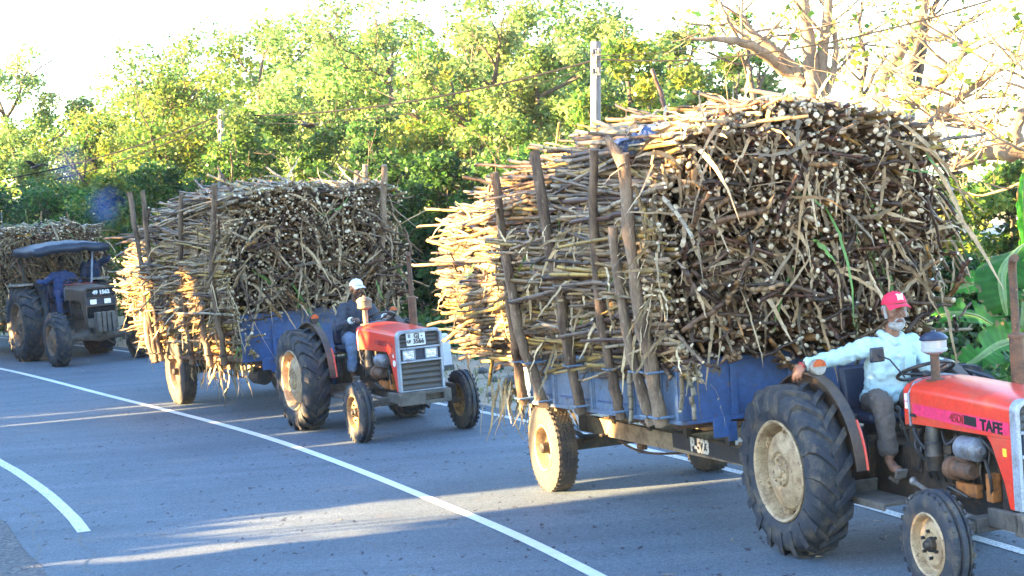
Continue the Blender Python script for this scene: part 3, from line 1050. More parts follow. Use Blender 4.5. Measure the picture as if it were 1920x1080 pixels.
# mirror
mm = MB()
mm.tube([(.97, -.30, 1.42), (.94, -.40, 1.56), (.90, -.47, 1.60)], .007, 6)
mr = obj('mirror_arm', mm, 'black', t1)
mm = MB()
mm.box((.88, -.47, 1.60), (.03, .13, .11), ('Z', .12), taper=.95)
obj('mirror', mm, 'mirror', mr, bevel=.012)

t2, hood2, grille2 = make_tractor(TRACTOR2, 'red tractor with a white number plate on its grille, driver in a white cap', 'tractor',
                          dict(body='red', rim='rim', rimf='rim_rusty', trim='silver', louvre='louvre', fender='brown', lamp='black', steer=-.02, seat=1.07, wheelpos=(.80, .09, 1.44), pipe='chassis', bowl='chassis', dome='chassis', air=(1.08, -.2)))
dm = MB()
dm.box((2.332, -.045, 1.245), (.010, .255, .165), ('Y', -.08))
pl2 = obj('number_plate', dm, 'plate', t2, bevel=.004)
text_part('plate_lettering', 'GJ -\n3566', .080, 'ink', pl2, (2.3445, -.014, 1.246), (0, 1, 0), (-.08, 0, 1), .001, .93, .002)
text_part('province_lettering', 'UP', .058, 'ink', pl2, (2.3445, -.140, 1.215), (0, 1, 0), (-.08, 0, 1), .001, .75, .0015)
dm = MB()
dm.box((2.3385, -.135, 1.284), (.002, .032, .045))
obj('plate_emblem', dm, 'greymetal', pl2)
dm = MB()
dm.prism([(1.56, 1.225), (2.20, 1.208), (2.20, 1.150), (1.56, 1.163)], -.2935, -.2915)
obj('stripe', dm, 'redtop', hood2)
text_part('maker_lettering', '45DI TAFE', .085, 'decal_red', hood2, (1.90, -.2955, 1.186), RX, UZ, .002, 1.2, .003)
dm = MB()
dm.lathe([(-.3035, .001), (-.3035, .042), (-.297, .042), (-.297, .001)], (2.20, 0, .955), 'y', 20)
st_ = obj('round_sticker', dm, 'white', t2)
dm = MB()
dm.box((2.18, -.3005, 1.045), (.03, .004, .04))
obj('small_sticker', dm, 'plate', t2)
# bottle hung by the step
bt = thing('drink_bottle', 'dark plastic drink bottle with a pink label hanging beside the middle driver\'s leg', 'bottle', tuple(Wp(TRACTOR2, (.36, -.44, .60))), TRACTOR2[2])
mm = MB()
mm.lathe([(0, .001), (0, .034), (.02, .04), (.15, .04), (.19, .03), (.225, .015), (.245, .015), (.245, .001)], (0, 0, 0), 'z', 16)
obj('bottle_body', mm, 'bottle', bt)
mm = MB()
mm.lathe([(.085, .0415), (.14, .0415)], (0, 0, 0), 'z', 16)
obj('bottle_label', mm, 'pink', bt)
mm = MB()
mm.cyl((0, 0, .243), (0, 0, .265), .017, 12)
obj('bottle_cap', mm, 'white', bt)
mm = MB()
mm.tube([(0, 0, .26), (.01, .01, .36), (-.02, .06, .5)], .004, 5)
obj('hanging_string', mm, 'black', bt)

t3, hood3, grille3 = make_tractor(TRACTOR3, 'dark brown four wheel drive tractor under a blue black canvas canopy', 'tractor',
                          dict(body='brown', rim='rim_dark', trim='brown', louvre='black', fender='black', edge='black', four=True, dx=.42, dz=.22, hw=.32, seat=1.28, wheelpos=(.92, .05, 1.66), steer=.0))
text_part('plate_lettering', '49 1562', .105, 'plate', grille3, (2.83, .0, 1.465), (0, 1, 0), (-.05, 0, 1), .002, 1.05, .006)
dm = MB()
dm.box((2.822, 0, 1.41), (.01, .05, .02))
obj('badge', dm, 'redtop', grille3)
dm = MB()
dm.prism([(1.30, -.31), (1.55, -.31), (1.55, .31), (1.30, .31)], 1.628, 1.634, 'xy')
obj('red_tank_top', dm, 'redtop', t3)
cn = MB()
ny, nx = 12, 10
top = []
for i in range(nx + 1):
    row = []
    for j in range(ny + 1):
        u, w_ = i / nx, j / ny
        x_, y_ = -.55 + 1.75 * u, -.80 + 1.60 * w_
        z_ = 2.42 + .13 * (math.sin(PI * w_) ** .7) * (math.sin(PI * (u * .9 + .05)) ** .5) + .012 * math.sin(j * 2.1 + i)
        row.append((x_, y_, z_))
    top.append(row)
vs = [p for r_ in top for p in r_]
W_ = ny + 1
fs = [(i * W_ + j, i * W_ + j + 1, (i + 1) * W_ + j + 1, (i + 1) * W_ + j) for i in range(nx) for j in range(ny)]
cn.add(vs, fs)
edge = [(i, 0) for i in range(nx)] + [(nx, j) for j in range(ny)] + [(i, ny) for i in range(nx, 0, -1)] + [(0, j) for j in range(ny, 0, -1)]
rngc = random.Random(2)
ev = [top[i][j] for i, j in edge]
lo_ = [(p[0] * 1.01, p[1] * 1.012, p[2] - .12 - .05 * abs(math.sin(k * .7)) - .01) for k, p in enumerate(ev)]
ne = len(ev)
cn.add(ev + lo_, [(k, (k + 1) % ne, ne + (k + 1) % ne, ne + k) for k in range(ne)])
can = obj('canopy', cn, 'canopy', t3, smooth=50)
sm = can.modifiers.new('solid', 'SOLIDIFY')
sm.thickness = .012
for s in (-1, 1):
    mm = MB()
    mm.tube([(-.35, s * .62, 1.45), (-.38, s * .66, 2.0), (-.40, s * .70, 2.46)], .03, 10)
    obj('canopy_post', mm, 'steel' if s > 0 else 'black', t3)
mm = MB()
mm.tube([(1.35, .30, 1.62), (1.15, .42, 2.1), (1.0, .50, 2.42), (.9, .51, 2.46)], .024, 10)
obj('canopy_post', mm, 'greymetal', t3)
for s in (-1, 1):
    mm = MB()
    mm.box((.05, s * .86, 1.66), (.5, .42, .05))
    obj('fender_top', mm, 'steel', t3, bevel=.01)

# ------------------------------------------------------------------ trailers
def make_trailer(pose, label, o):
    t = thing('cane_trailer', label, 'trailer', (pose[0], pose[1], 0), pose[2], 'trailers loaded with sugarcane')
    D, W, tt = o['D'], o['W'], o['tt']
    zb0, sl = o['zb'], .0355
    bl = o.get('blue', 'blue')
    xr, xf = -.45, 3.5

    def Z(x, dz=0):
        return zb0 + sl * x + dz

    def shear(mb):
        mb.v = [(x, y, z + Z(x)) for x, y, z in mb.v]
        return mb
    for s in (-1, 1):
        make_wheel(t, 'wheel', D, W, 'zig', (0, s * tt, D / 2), 0 if s < 0 else PI, o.get('tyre', 'tyre_dusty'), o.get('rim', 'rim'), 'engine', spin=.5 * s)
    f = MB()
    f.box(((xr + xf) / 2, 0, .03), (xf - xr, 1.96, .05))
    for j in range(6):
        f.box((xr + .2 + j * .7, 0, -.02), (.08, 1.9, .07))
    obj('bed_floor', shear(f), 'rust', t)
    if o.get('sides', True):
        for s in (-1, 1):
            p = MB()
            p.box(((xr + xf) / 2, s * .985, .26), (xf - xr, .02, .48))
            p.box(((xr + xf) / 2, s * .99, .012), (xf - xr + .01, .05, .035))
            p.box(((xr + xf) / 2, s * .99, .495), (xf - xr + .01, .05, .03))
            pn = obj('side_panel', shear(p), bl, t, bevel=.004)
            for x in (xr + .06, .10, .62, 1.58, 2.50, 3.1, xf - .045):
                r = MB()
                r.box((x, s * 1.005, .255), (.065, .035, .445))
                r.box((x + .036, s * 1.0, .255), (.022, .014, .44))
                obj('panel_rib', shear(r), bl, pn, bevel=.003)
            for (xa, xb) in ((xr + .12, .04), (.2, .54), (.74, 1.5), (1.7, 2.42), (2.58, 3.02)):
                r = MB()
                r.box(((xa + xb) / 2, s * .999, .11), (xb - xa, .012, .014))
                obj('seam_strip', shear(r), 'blue_dark', pn)
    p = MB()
    p.box((xf, 0, .26), (.024, 2.0, .52))
    for zz in ((.012, .495) if o.get('sides', True) else (.012, .30, .56)):
        p.box((xf + .008, 0, zz), (.05, 2.02, .035))
    if not o.get('sides', True):
        p.box((xf, 0, .58), (.024, 2.0, .16))
    for y in (-.985, -.53, 0, .53, .985):
        p.box((xf + .022, y, .255), (.03, .06, .445))
    fp = obj('front_panel', shear(p), o.get('front', 'blue_dark'), t, bevel=.004)
    lw = MB()
    lw.box((xf + .03, -.66, -.06), (.02, .16, .16))
    lw.box((xf + .03, -.57, -.10), (.02, .08, .16))
    obj('front_bracket', shear(lw), o.get('front', 'blue_dark'), fp, bevel=.004)
    # chassis
    zc = o['zc']
    ch = MB()
    for s in (-1, 1):
        ch.add(*(lambda a: (a.v, a.f))(MB().prism([(-.25, zc - .07), (3.75, zc + .0), (3.75, zc + .15), (-.25, zc + .10)], s * .42 - .03, s * .42 + .03)))
    for x in (.3, 1.3, 2.3, 3.3):
        ch.box((x, 0, zc + .06 + .02 * x), (.07, .8, .09))
    chs = obj('chassis_beam', ch, o.get('chassis', 'chassis'), t, bevel=.004)
    for x in (.7, 1.55, 2.35, 3.2):
        for s in (-1, 1):
            pb = MB()
            h0, h1 = zc + .08 + .018 * x, Z(x, -.02)
            pb.box((x, s * .44, (h0 + h1) / 2), (.08, .05, max(.02, h1 - h0)))
            obj('bed_support', pb, 'engine', t)
    axl = MB()
    axl.box((0, 0, D / 2), (.11, 2 * tt - W * .6, .11))
    for s in (-1, 1):
        axl.cyl((0, s * (tt - W * .7), D / 2), (0, s * (tt - .02), D / 2), .055, 12)
        for j in range(5):
            L = .52 - .085 * j
            axl.tube([(-L, s * .5, D / 2 + .13 - j * .012), (0, s * .5, D / 2 + .075 - j * .014), (L, s * .5, D / 2 + .13 - j * .012)], .016, 6)
    obj('axle', axl, 'engine', t)
    dr = MB()
    dr.tube([(3.3, -.38, zc + .05), (4.15, -.05, .47)], .045, 8)
    dr.tube([(3.3, .38, zc + .05), (4.15, .05, .47)], .045, 8)
    dr.box((4.12, 0, .46), (.24, .12, .06))
    obj('tow_bar', dr, 'engine', t)
    hc = MB()
    hc.tube(catmull([(.9, -.5, zc - .05), (1.0, -.3, zc - .17), (1.15, 0, zc - .2), (1.3, .3, zc - .15)], 6), .012, 6)
    hc.box((.75, -.2, zc - .12), (.14, .05, .12))
    obj('brake_linkage', hc, 'rust', t)
    # stakes with their lashings
    sm_ = ['stake', 'stake_pale']
    for i, (a, mid, b_, r0, r1, mi) in enumerate(o['stakes']):
        mb = MB()
        rg = random.Random(i + int(pose[1]))
        path = catmull([a, ((a[0] * 2 + mid[0]) / 3, (a[1] * 2 + mid[1]) / 3, (a[2] * 2 + mid[2]) / 3), mid, b_], 5)
        n_ = len(path)
        path = [Vector(p_) + Vector((rg.uniform(-.016, .016), rg.uniform(-.012, .012), 0)) for p_ in path]
        rad = [(r0 + (r1 - r0) * k / (n_ - 1)) * rg.uniform(.88, 1.12) for k in range(n_)]
        mb.tube(path, rad, 12)
        s_ = obj('stake', mb, sm_[mi], t, smooth=60)
        if i in o.get('fork', ()):
            fk = MB()
            pth = Vector(b_)
            fk.tube([pth + Vector((0, 0, -.10)), pth + Vector((-.07, -.03, .03)), pth + Vector((-.14, -.07, .14))], [r1 * .95, r1 * .85, r1 * .6], 10)
            obj('fork', fk, sm_[mi], s_)
        for zz in ((.44, .06) if o.get('sides', True) else (.10,)):
            ls = MB()
            z_ = Z(a[0], zz)
            f_ = (z_ - a[2]) / max(.1, mid[2] - a[2])
            px, py = a[0] + (mid[0] - a[0]) * f_, a[1] + (mid[1] - a[1]) * f_
            ls.tube([(px - r0 * 1.9, math.copysign(1.0, py), z_ + .01), (px - r0 * 1.25, py + math.copysign(r0 * 1.1, py), z_), (px + r0 * 1.25, py + math.copysign(r0 * 1.1, py), z_), (px + r0 * 1.9, math.copysign(1.0, py), z_ + .01)], .011, 6)
            obj('stake_loop', ls, 'blue' if o.get('sides', True) else 'engine', s_)
    return t, chs, Z


def stk(xb, zb, xt, zt, r0=.055, r1=.04, mi=0, y0=-1.075, y1=-1.34, bow=-.02):
    a, b_ = (xb, y0, zb), (xt, y1, zt)
    s = 1 if y0 > 0 else -1
    return (a, ((xb + xt) / 2 + bow, (y0 + y1) / 2 + s * .05, (zb + zt) / 2), b_, r0, r1, mi)


tr1, chs1, Z1 = make_trailer(TRAILER1, 'blue panelled trailer with upright wooden stakes, towed by the crimson capped driver\'s tractor',
    dict(D=.871, W=.235, tt=.84, zb=.885, zc=.60, rim='rim_dusty', fork=(0,), stakes=[
        stk(3.26, 1.00, 3.50, 3.24, .062, .052, 1, y1=-1.36), stk(3.05, .98, 3.12, 2.65, .050, .042, 1, y1=-1.34), stk(2.36, .96, 2.90, 3.30, .050, .038, 0, y1=-1.36, bow=-.10),
        stk(1.44, .94, 1.47, 3.34, .056, .045, 0, y1=-1.36, bow=.12), stk(.47, .92, .55, 2.4, .055, .046, 1, y1=-1.38), stk(-.10, .90, .38, 3.18, .054, .042, 0, y1=-1.36, bow=.1),
        stk(3.2, 1.0, 3.2, 2.9, .05, .04, 0, 1.075, 1.4), stk(1.6, .95, 1.6, 3.0, .05, .04, 0, 1.075, 1.4), stk(.2, .92, .15, 3.40, .045, .035, 1, 1.075, 1.32)]))
nb_ = MB()
nb_.prism([(2.05, .605), (3.72, .607), (3.72, .742), (2.05, .735)], -.4535, -.4515)
obj('black_panel', nb_, 'black', chs1)
text_part('number_lettering', 'P-523', .165, 'pale_ink', chs1, (2.62, -.455, .672), (1, 0, .018), (-.018, 0, 1), .002, .98, .007)
tr2, chs2, Z2 = make_trailer(TRAILER2, 'open sided trailer with a plain deep blue front board, behind the white capped driver',
    dict(D=1.03, W=.24, tt=.85, zb=.72, zc=.60, sides=False, blue='blue_dark', chassis='chassis', rim='rim_dark', stakes=[
        stk(2.9, .78, 3.62, 3.36, .05, .04, 0, y1=-1.25, bow=-.2), stk(2.25, .74, 2.3, 1.9, .055, .05, 1, y1=-1.12), stk(1.35, .72, 2.1, 3.27, .045, .036, 0, y1=-1.25, bow=-.1),
        stk(-.5, .68, -.62, 3.37, .05, .04, 0, y1=-1.25, bow=.15), stk(-.25, .70, .12, 3.37, .045, .036, 0, y1=-1.25, bow=.1), stk(-.62, .66, -.6, 1.5, .065, .06, 1, y1=-1.1),
        stk(2.6, .76, 2.85, 3.42, .05, .045, 0, 1.0, 1.2), stk(3.0, .76, 3.2, 3.50, .04, .036, 1, 1.0, 1.2), stk(3.4, .78, 3.9, 3.46, .05, .045, 1, 1.0, 1.2)]))
tk = MB()
tk.lathe([(3.02, .001), (3.02, .12), (3.36, .12), (3.37, .11), (3.37, .001)], (0, -.66, .60), 'x', 22)
obj('air_tank', tk, 'engine', tr2)
tr3, chs3, Z3 = make_trailer(TRAILER3, 'cane trailer mostly hidden behind the canopied dark tractor', dict(D=1.0, W=.24, tt=.85, zb=.80, zc=.60, sides=False, stakes=[stk(2.6, .8, 2.7, 2.6), stk(1.0, .8, 1.0, 2.7)]))
ck = MB()
for k in range(6):
    zz = .56 - k * .028
    ck.lathe([(-.006, .012), (.006, .012), (.006, .020), (-.006, .020)], (.9 + .004 * (k % 2), -.3, zz), 'x' if k % 2 else 'y', 10, closed=True)
obj('hanging_chain', ck, 'steel', tr1)

# ------------------------------------------------------------------ sugarcane
PAL = .56 * np.array([(.38, .26, .135), (.25, .165, .10), (.08, .05, .033), (.44, .28, .065), (.13, .062, .042), (.50, .40, .27), (.17, .115, .08), (.33, .20, .075)])


def stalk_mesh(base, direc, length, rad, bend, col, endcol, nseg=5, rng=None):
    """many stalks at once: arrays (N,3),(N,3),(N),(N),(N,3),(N,3),(N,3) -> V,F,C"""
    N = len(base)
    ns = 6
    d = direc / np.linalg.norm(direc, axis=1)[:, None]
    up = np.where(np.abs(d[:, 2:3]) < .9, np.array([[0, 0, 1.]]), np.array([[1., 0, 0]]))
    n1 = np.cross(d, up)
    n1 /= np.linalg.norm(n1, axis=1)[:, None]
    n2 = np.cross(d, n1)
    t = np.concatenate([[k / nseg, (k + .88) / nseg] for k in range(nseg)] + [[1.]])
    band = np.tile([False, True], nseg)
    nseg *= 2
    ctr = base[:, None] + d[:, None] * (t[None, :, None] * length[:, None, None]) + bend[:, None] * (t ** 2)[None, :, None] * length[:, None, None]
    jit = np.repeat(rng.normal(0, .006, (N, nseg // 2 + 1, 3)), 2, 1)[:, :nseg + 1]
    jit[:, 0] = 0
    ctr = ctr + jit
    a = 2 * np.pi * np.arange(ns) / ns
    # the cut ends are hacked off at a slant
    slant = rng.normal(0, .75, (N, 2)) * rad[:, None]
    rr = rad[:, None] * (1 - .22 * t[None]) * rng.uniform(.92, 1.06, (N, nseg + 1)) * np.where(np.append(band, False), 1.10, 1.0)[None]
    ringd = np.cos(a)[None, :, None] * n1[:, None] + np.sin(a)[None, :, None] * n2[:, None]
    V = ctr[:, :, None] + ringd[:, None] * rr[:, :, None, None]
    V[:, 0] += d[:, None] * (np.cos(a)[None] * slant[:, :1] + np.sin(a)[None] * slant[:, 1:])[:, :, None]
    V = V.reshape(-1, 3)
    per = (nseg + 1) * ns
    fs, kind = [], []
    for i in range(nseg):
        for k in range(ns):
            fs.append((i * ns + k, i * ns + (k + 1) % ns, (i + 1) * ns + (k + 1) % ns, (i + 1) * ns + k))
            kind.append(i)
    e = nseg * ns
    for q in ((3, 2, 1, 0), (5, 4, 3, 0)):
        fs.append(q)
        kind.append(-1)
    for q in ((0, 1, 2, 3), (0, 3, 4, 5)):
        fs.append(tuple(e + j for j in q))
        kind.append(-1)
    fs, kind = np.array(fs), np.array(kind)
    F = (fs[None] + (np.arange(N) * per)[:, None, None]).reshape(-1, 4)
    segc = col[:, None] * (np.repeat(rng.uniform(.68, 1.28, (N, nseg // 2)), 2, 1) * np.where(band, .42, 1.0)[None])[:, :, None]
    C = np.where((kind >= 0)[None, :, None], segc[:, np.clip(kind, 0, None)], endcol[:, None])
    return V, F, C.reshape(-1, 3)


def ribbon_mesh(base, direc, length, width, droop, col, rng, nseg=5):
    """dry leaf strips: curled, drooping ribbons with a fold"""
    N = len(base)
    d = direc / np.linalg.norm(direc, axis=1)[:, None]
    t = np.concatenate([[k / nseg, (k + .88) / nseg] for k in range(nseg)] + [[1.]])
    band = np.tile([False, True], nseg)
    nseg *= 2
    ctr = base[:, None] + d[:, None] * (t[None, :, None] * length[:, None, None])
    ctr[:, :, 2] -= droop[:, None] * (t ** 2)[None] * length[:, None]
    ctr += rng.normal(0, .005, ctr.shape) + rng.normal(0, .07, (N, 1, 3)) * (t * (1 - t))[None, :, None] * length[:, None, None] * 4
    side = np.cross(d, rng.normal(0, 1, (N, 3)))
    side /= np.linalg.norm(side, axis=1)[:, None]
    w = width[:, None] * np.sin(np.pi * np.clip(t * .86 + .12, 0, 1))[None] + .002
    L = ctr - side[:, None] * w[:, :, None]
    R = ctr + side[:, None] * w[:, :, None]
    V = np.stack([L, R], 2).reshape(-1, 3)
    fs = np.array([(2 * i, 2 * i + 1, 2 * i + 3, 2 * i + 2) for i in range(nseg)])
    F = (fs[None] + (np.arange(N) * 2 * (nseg + 1))[:, None, None]).reshape(-1, 4)
    C = np.repeat(col, nseg, 0) * rng.uniform(.8, 1.2, (N * nseg, 1))
    return V, F, C


def cane_load(pose, trailer_words, e, seed, singles, label_front, label_side, label_top, dens=1.0):
    """e: xf,xr front and rear planes, hw half width, zb,zt(x,y)"""
    rng = np.random.default_rng(seed)
    xf, xr, hw, zbot = e['xf'], e['xr'], e['hw'], e['zb']
    ztop = e['zt']
    yc = e.get('yc', 0.)
    sets = []      # base, dir, len, rad, bend, col, end, importance, group index

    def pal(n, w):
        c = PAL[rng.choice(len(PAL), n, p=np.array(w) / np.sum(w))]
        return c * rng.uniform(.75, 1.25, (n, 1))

    def ends(n, dark=.35):
        c = np.array([(.66, .53, .36)]) * rng.uniform(.6, 1.12, (n, 1))
        k = rng.random(n) < dark
        c[k] = np.array([(.30, .20, .12)]) * rng.uniform(.5, 1.2, (k.sum(), 1))
        return c

    def halfw(z, zt_, far=None):
        f = np.clip((z - zbot) / (zt_ - zbot), 0, 1)
        if far is not None:
            rd = np.sqrt(np.clip(1 - np.clip((f - .45) / .58, 0, 1) ** 3, .05, 1))
            return np.where(far, rd, 1) * halfw(z, zt_)
        return hw * np.clip(e.get('w0', .80) + .26 * np.sin(np.pi * np.clip(f * .9 + .05, 0, 1)) - .55 * np.clip(f - .72, 0, 1) ** 1.4 * 2.0, .2, 2)
    # --- front face
    n = int(e.get('nf', 1900) * dens)
    y = rng.uniform(-1.15, 1.15, n * 2) * hw
    z = zbot + rng.random(n * 2) ** .95 * (e['zmax'] - zbot + .1)
    zt_ = ztop(np.full(n * 2, xf), y)
    ok = (z < zt_) & (np.abs(y) < halfw(z, zt_, y > 0)) & (z > e.get('zf0', 0) + rng.normal(0, .05, n * 2))
    y, z = y[ok][:n], z[ok][:n]
    n = len(y)
    depth = rng.gamma(1.5, .075, n)
    x = xf - depth + .05 + .045 * rng.normal(0, 1, n) + .12 * np.sin(z * 2.3 + 1) - np.where(y < 0, .45, .38) * np.abs(y / hw) ** 3
    dr = np.stack([-np.ones(n), rng.normal(0, .24, n), rng.normal(.12, .24, n)], 1)
    wild = rng.random(n) < .06
    dr[wild] = np.stack([rng.normal(0, .35, wild.sum()), rng.normal(0, 1, wild.sum()), rng.normal(.1, .5, wild.sum())], 1)
    x[wild] = xf + rng.uniform(-.05, .16, wild.sum())
    hi = z > ztop(np.full(n, xf), y) - .55
    dr[hi, 2] = np.minimum(dr[hi, 2], rng.normal(-.06, .05, hi.sum()))
    inw = np.abs(y) > .55 * hw
    dr[inw, 1] = -np.sign(y[inw]) * np.abs(dr[inw, 1])
    ln = rng.uniform(.7, 1.3, n)
    ln[wild] = rng.uniform(.15, .5, wild.sum())
    sets.append((np.stack([x, y + yc, z], 1), dr, ln, np.clip(rng.lognormal(-4.02, .24, n), .010, .030), rng.normal(0, .05, (n, 3)), pal(n, (1, 2.2, 4.5, .5, 4, .5, 3, .8)) * np.array([(.95, .74, .54)]) * e.get('front_light', .88), ends(n, .36), np.where(wild, 2, 1) * rng.random(n) / (1 + 8 * depth), np.zeros(n, int)))  # front stalk colours darkened to deepen the shade on this face
    # --- both sides
    for s in (-1, 1):
        n = int((e.get('nsd', 1500) if s < 0 else 500) * dens)
        x = rng.uniform(xr - .1, xf - .2, n)
        z = zbot + rng.random(n) * (ztop(x, x * 0) - zbot)
        dep = rng.gamma(1.3, .05, n)
        zt_ = ztop(x, x * 0)
        yy = s * (halfw(z, zt_, np.full(n, s > 0)) - dep)
        ln = rng.uniform(.9, 2.0, n)
        fan = np.clip((xr + 1.6 - x) / 2.0, 0, 1)
        dr = np.stack([-np.ones(n), rng.normal(0, .05, n) + s * .07 * fan, rng.normal(-.02, .075, n) + fan * (z - 1.9) * .07], 1)
        wild = rng.random(n) < .07
        dr[wild] = np.stack([rng.normal(0, .6, wild.sum()), rng.normal(0, .15, wild.sum()), rng.normal(0, .8, wild.sum())], 1)
        ln[wild] *= .35
        base = np.stack([x + ln * .5, yy + yc, z], 1)
        base[:, 0] = np.minimum(base[:, 0], xf - .12 - .38 * rng.random(n) ** 1.3 + rng.normal(0, .08, n))
        tip = base[:, 0] - ln
        lim = xr + rng.normal(0, .22, n) - .12
        ln = np.where(tip < lim, np.maximum(.25, base[:, 0] - lim), ln)
        sets.append((base, dr, ln, np.clip(rng.lognormal(-4.02, .24, n), .010, .030), rng.normal(0, .03, (n, 3)), pal(n, (4.5, 3, 1.2, 2.6, 1.2, 2, 2, 2.6)), ends(n), (2.2 if s < 0 else 0) * rng.random(n) / (1 + 14 * dep), np.ones(n, int)))  # clean stalks, their yellow also standing in for sun on the side
    # --- top
    n = int(e.get('nt', 1100) * dens)
    x = rng.uniform(xr, xf + .1, n)
    y = rng.uniform(-1, 1, n) * hw * .95
    dep = rng.gamma(1.3, .05, n)
    z = ztop(x, y) - dep - .03
    ln = rng.uniform(.8, 1.9, n)
    dr = np.stack([-np.ones(n), rng.normal(0, .16, n), rng.normal(-.06, .07, n)], 1)
    wild = rng.random(n) < .05
    dr[wild] = np.stack([rng.normal(0, .8, wild.sum()), rng.normal(0, .8, wild.sum()), np.abs(rng.normal(.0, .13, wild.sum()))], 1)
    ln[wild] *= .45
    base = np.stack([np.minimum(x + ln * .5, xf + .05 + rng.normal(0, .08, n)), y + yc, z + .03], 1)
    sets.append((base, dr, ln, np.clip(rng.lognormal(-4.02, .24, n), .010, .030), rng.normal(0, .03, (n, 3)), pal(n, (4.5, 3, 1.2, 1.6, 1.2, 3, 2, 1.6)), ends(n), 2.4 * rng.random(n) / (1 + 14 * dep), np.full(n, 2)))
    # --- rear fan of tips
    n = int(e.get('nr', 650) * dens)
    y = rng.uniform(-1.02, 1.02, n) * hw
    z = zbot + rng.random(n) * (ztop(np.full(n, xr), y) - zbot)
    ln = rng.uniform(.8, 1.6, n)
    x = xr + rng.normal(.1, .2, n) + .14 * np.sin(z * 7) + e.get('rearlean', .25) * (1.8 - z) * .4
    dr = np.stack([-np.ones(n), rng.normal(0, .10, n) + .10 * y / hw, rng.normal(0, .06, n) + (z - 2.0) * .10], 1)
    dr /= np.linalg.norm(dr, axis=1)[:, None]
    base = np.stack([x, y + yc, z], 1) - dr * ln[:, None]
    sets.append((base, dr, ln, np.clip(rng.lognormal(-4.02, .22, n), .010, .028), rng.normal(0, .03, (n, 3)), pal(n, (5, 2.5, .8, 3.2, .8, 2.6, 1.2, 3)), ends(n, .2), np.where(y < 0, 1.2, .1) * rng.random(n), np.full(n, 1)))  # clean tail stalks, also coloured yellower as if sunlit
    A = [np.concatenate(q) for q in zip(*sets)]
    order = np.argsort(-A[7])
    pick = order[:singles]
    rest = order[singles:]
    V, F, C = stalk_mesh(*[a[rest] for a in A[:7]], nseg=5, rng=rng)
    # dry leaf strips hanging over the front and lying about
    parts = [(V, F, C)]
    n = int(e.get('nl', 430) * dens)
    y = rng.uniform(-1, 1, n) * hw * .97
    z = zbot + .62 + rng.random(n) ** .9 * (ztop(np.full(n, xf), y) - zbot - .62)
    x = xf + rng.uniform(-.08, .16, n) - np.where(y < 0, .42, .3) * np.abs(y / hw) ** 3
    dr = np.stack([rng.normal(.1, .2, n), rng.normal(0, .6, n), rng.normal(-.5, .6, n)], 1)
    cl = np.array([(.36, .25, .14)]) * rng.uniform(.25, 1.25, (n, 1))
    gr = rng.random(n) < .05
    cl[gr] = np.array([(.10, .20, .04)])
    parts.append(ribbon_mesh(np.stack([x, y + yc, z], 1), dr, rng.uniform(.15, .62, n) * np.where(rng.random(n) < .2, 1.5, 1), rng.uniform(.007, .021, n), rng.uniform(0, .6, n), cl, rng))
    n = int(520 * dens)
    x = rng.uniform(xr, xf, n)
    z = zbot + rng.random(n) * (ztop(x, x * 0) - zbot)
    yy = -(halfw(z, ztop(x, x * 0)) + rng.uniform(-.06, .05, n))
    dr = np.stack([rng.normal(-.4, .7, n), rng.normal(-.1, .2, n), rng.normal(-.2, .5, n)], 1)
    cl = np.array([(.42, .31, .17)]) * rng.uniform(.4, 1.3, (n, 1))
    gr = rng.random(n) < .05
    cl[gr] = np.array([(.12, .22, .04)])
    parts.append(ribbon_mesh(np.stack([x, yy + yc, z], 1), dr, rng.uniform(.12, .45, n), rng.uniform(.005, .014, n), rng.uniform(0, .6, n), cl, rng))
    n = int(330 * dens)
    x = rng.uniform(xr, xf, n)
    y = rng.uniform(-1, 1, n) * hw * .9
    dr = np.stack([rng.normal(0, .8, n), rng.normal(0, .8, n), rng.normal(.12, .25, n)], 1)
    cl = np.array([e.get('topleaf', (.48, .40, .28))]) * rng.uniform(.5, 1.2, (n, 1))
    parts.append(ribbon_mesh(np.stack([x, y + yc, ztop(x, y) + .02], 1), dr, rng.uniform(.15, .5, n), rng.uniform(.006, .016, n), rng.uniform(0, .5, n), cl, rng))
    off, VV, FF, CC = 0, [], [], []
    for v_, f_, c_ in parts:
        VV.append(v_)
        FF.append(f_ + off)
        CC.append(c_)
        off += len(v_)
    # packed heart of the load, coloured dark so gaps between stalks read as shade
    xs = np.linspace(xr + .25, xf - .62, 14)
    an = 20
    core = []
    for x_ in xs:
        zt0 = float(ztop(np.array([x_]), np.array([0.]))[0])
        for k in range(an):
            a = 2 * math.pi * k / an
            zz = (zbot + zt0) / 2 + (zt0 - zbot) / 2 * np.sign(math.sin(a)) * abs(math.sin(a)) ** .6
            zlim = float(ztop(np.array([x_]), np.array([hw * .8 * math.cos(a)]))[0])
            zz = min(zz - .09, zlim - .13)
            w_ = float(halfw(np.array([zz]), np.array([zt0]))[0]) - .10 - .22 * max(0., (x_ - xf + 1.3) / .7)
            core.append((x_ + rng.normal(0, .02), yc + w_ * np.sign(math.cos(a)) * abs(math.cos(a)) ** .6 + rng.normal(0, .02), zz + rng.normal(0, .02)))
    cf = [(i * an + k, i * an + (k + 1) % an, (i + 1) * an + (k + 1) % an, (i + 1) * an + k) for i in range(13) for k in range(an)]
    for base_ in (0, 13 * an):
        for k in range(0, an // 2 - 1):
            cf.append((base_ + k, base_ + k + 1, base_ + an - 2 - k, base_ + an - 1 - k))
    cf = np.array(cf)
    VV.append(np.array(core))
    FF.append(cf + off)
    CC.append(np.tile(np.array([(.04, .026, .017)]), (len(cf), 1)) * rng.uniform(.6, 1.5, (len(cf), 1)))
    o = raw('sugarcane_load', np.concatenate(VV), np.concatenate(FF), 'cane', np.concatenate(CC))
    o.location = (pose[0], pose[1], 0)
    o.rotation_euler = (0, 0, pose[2])
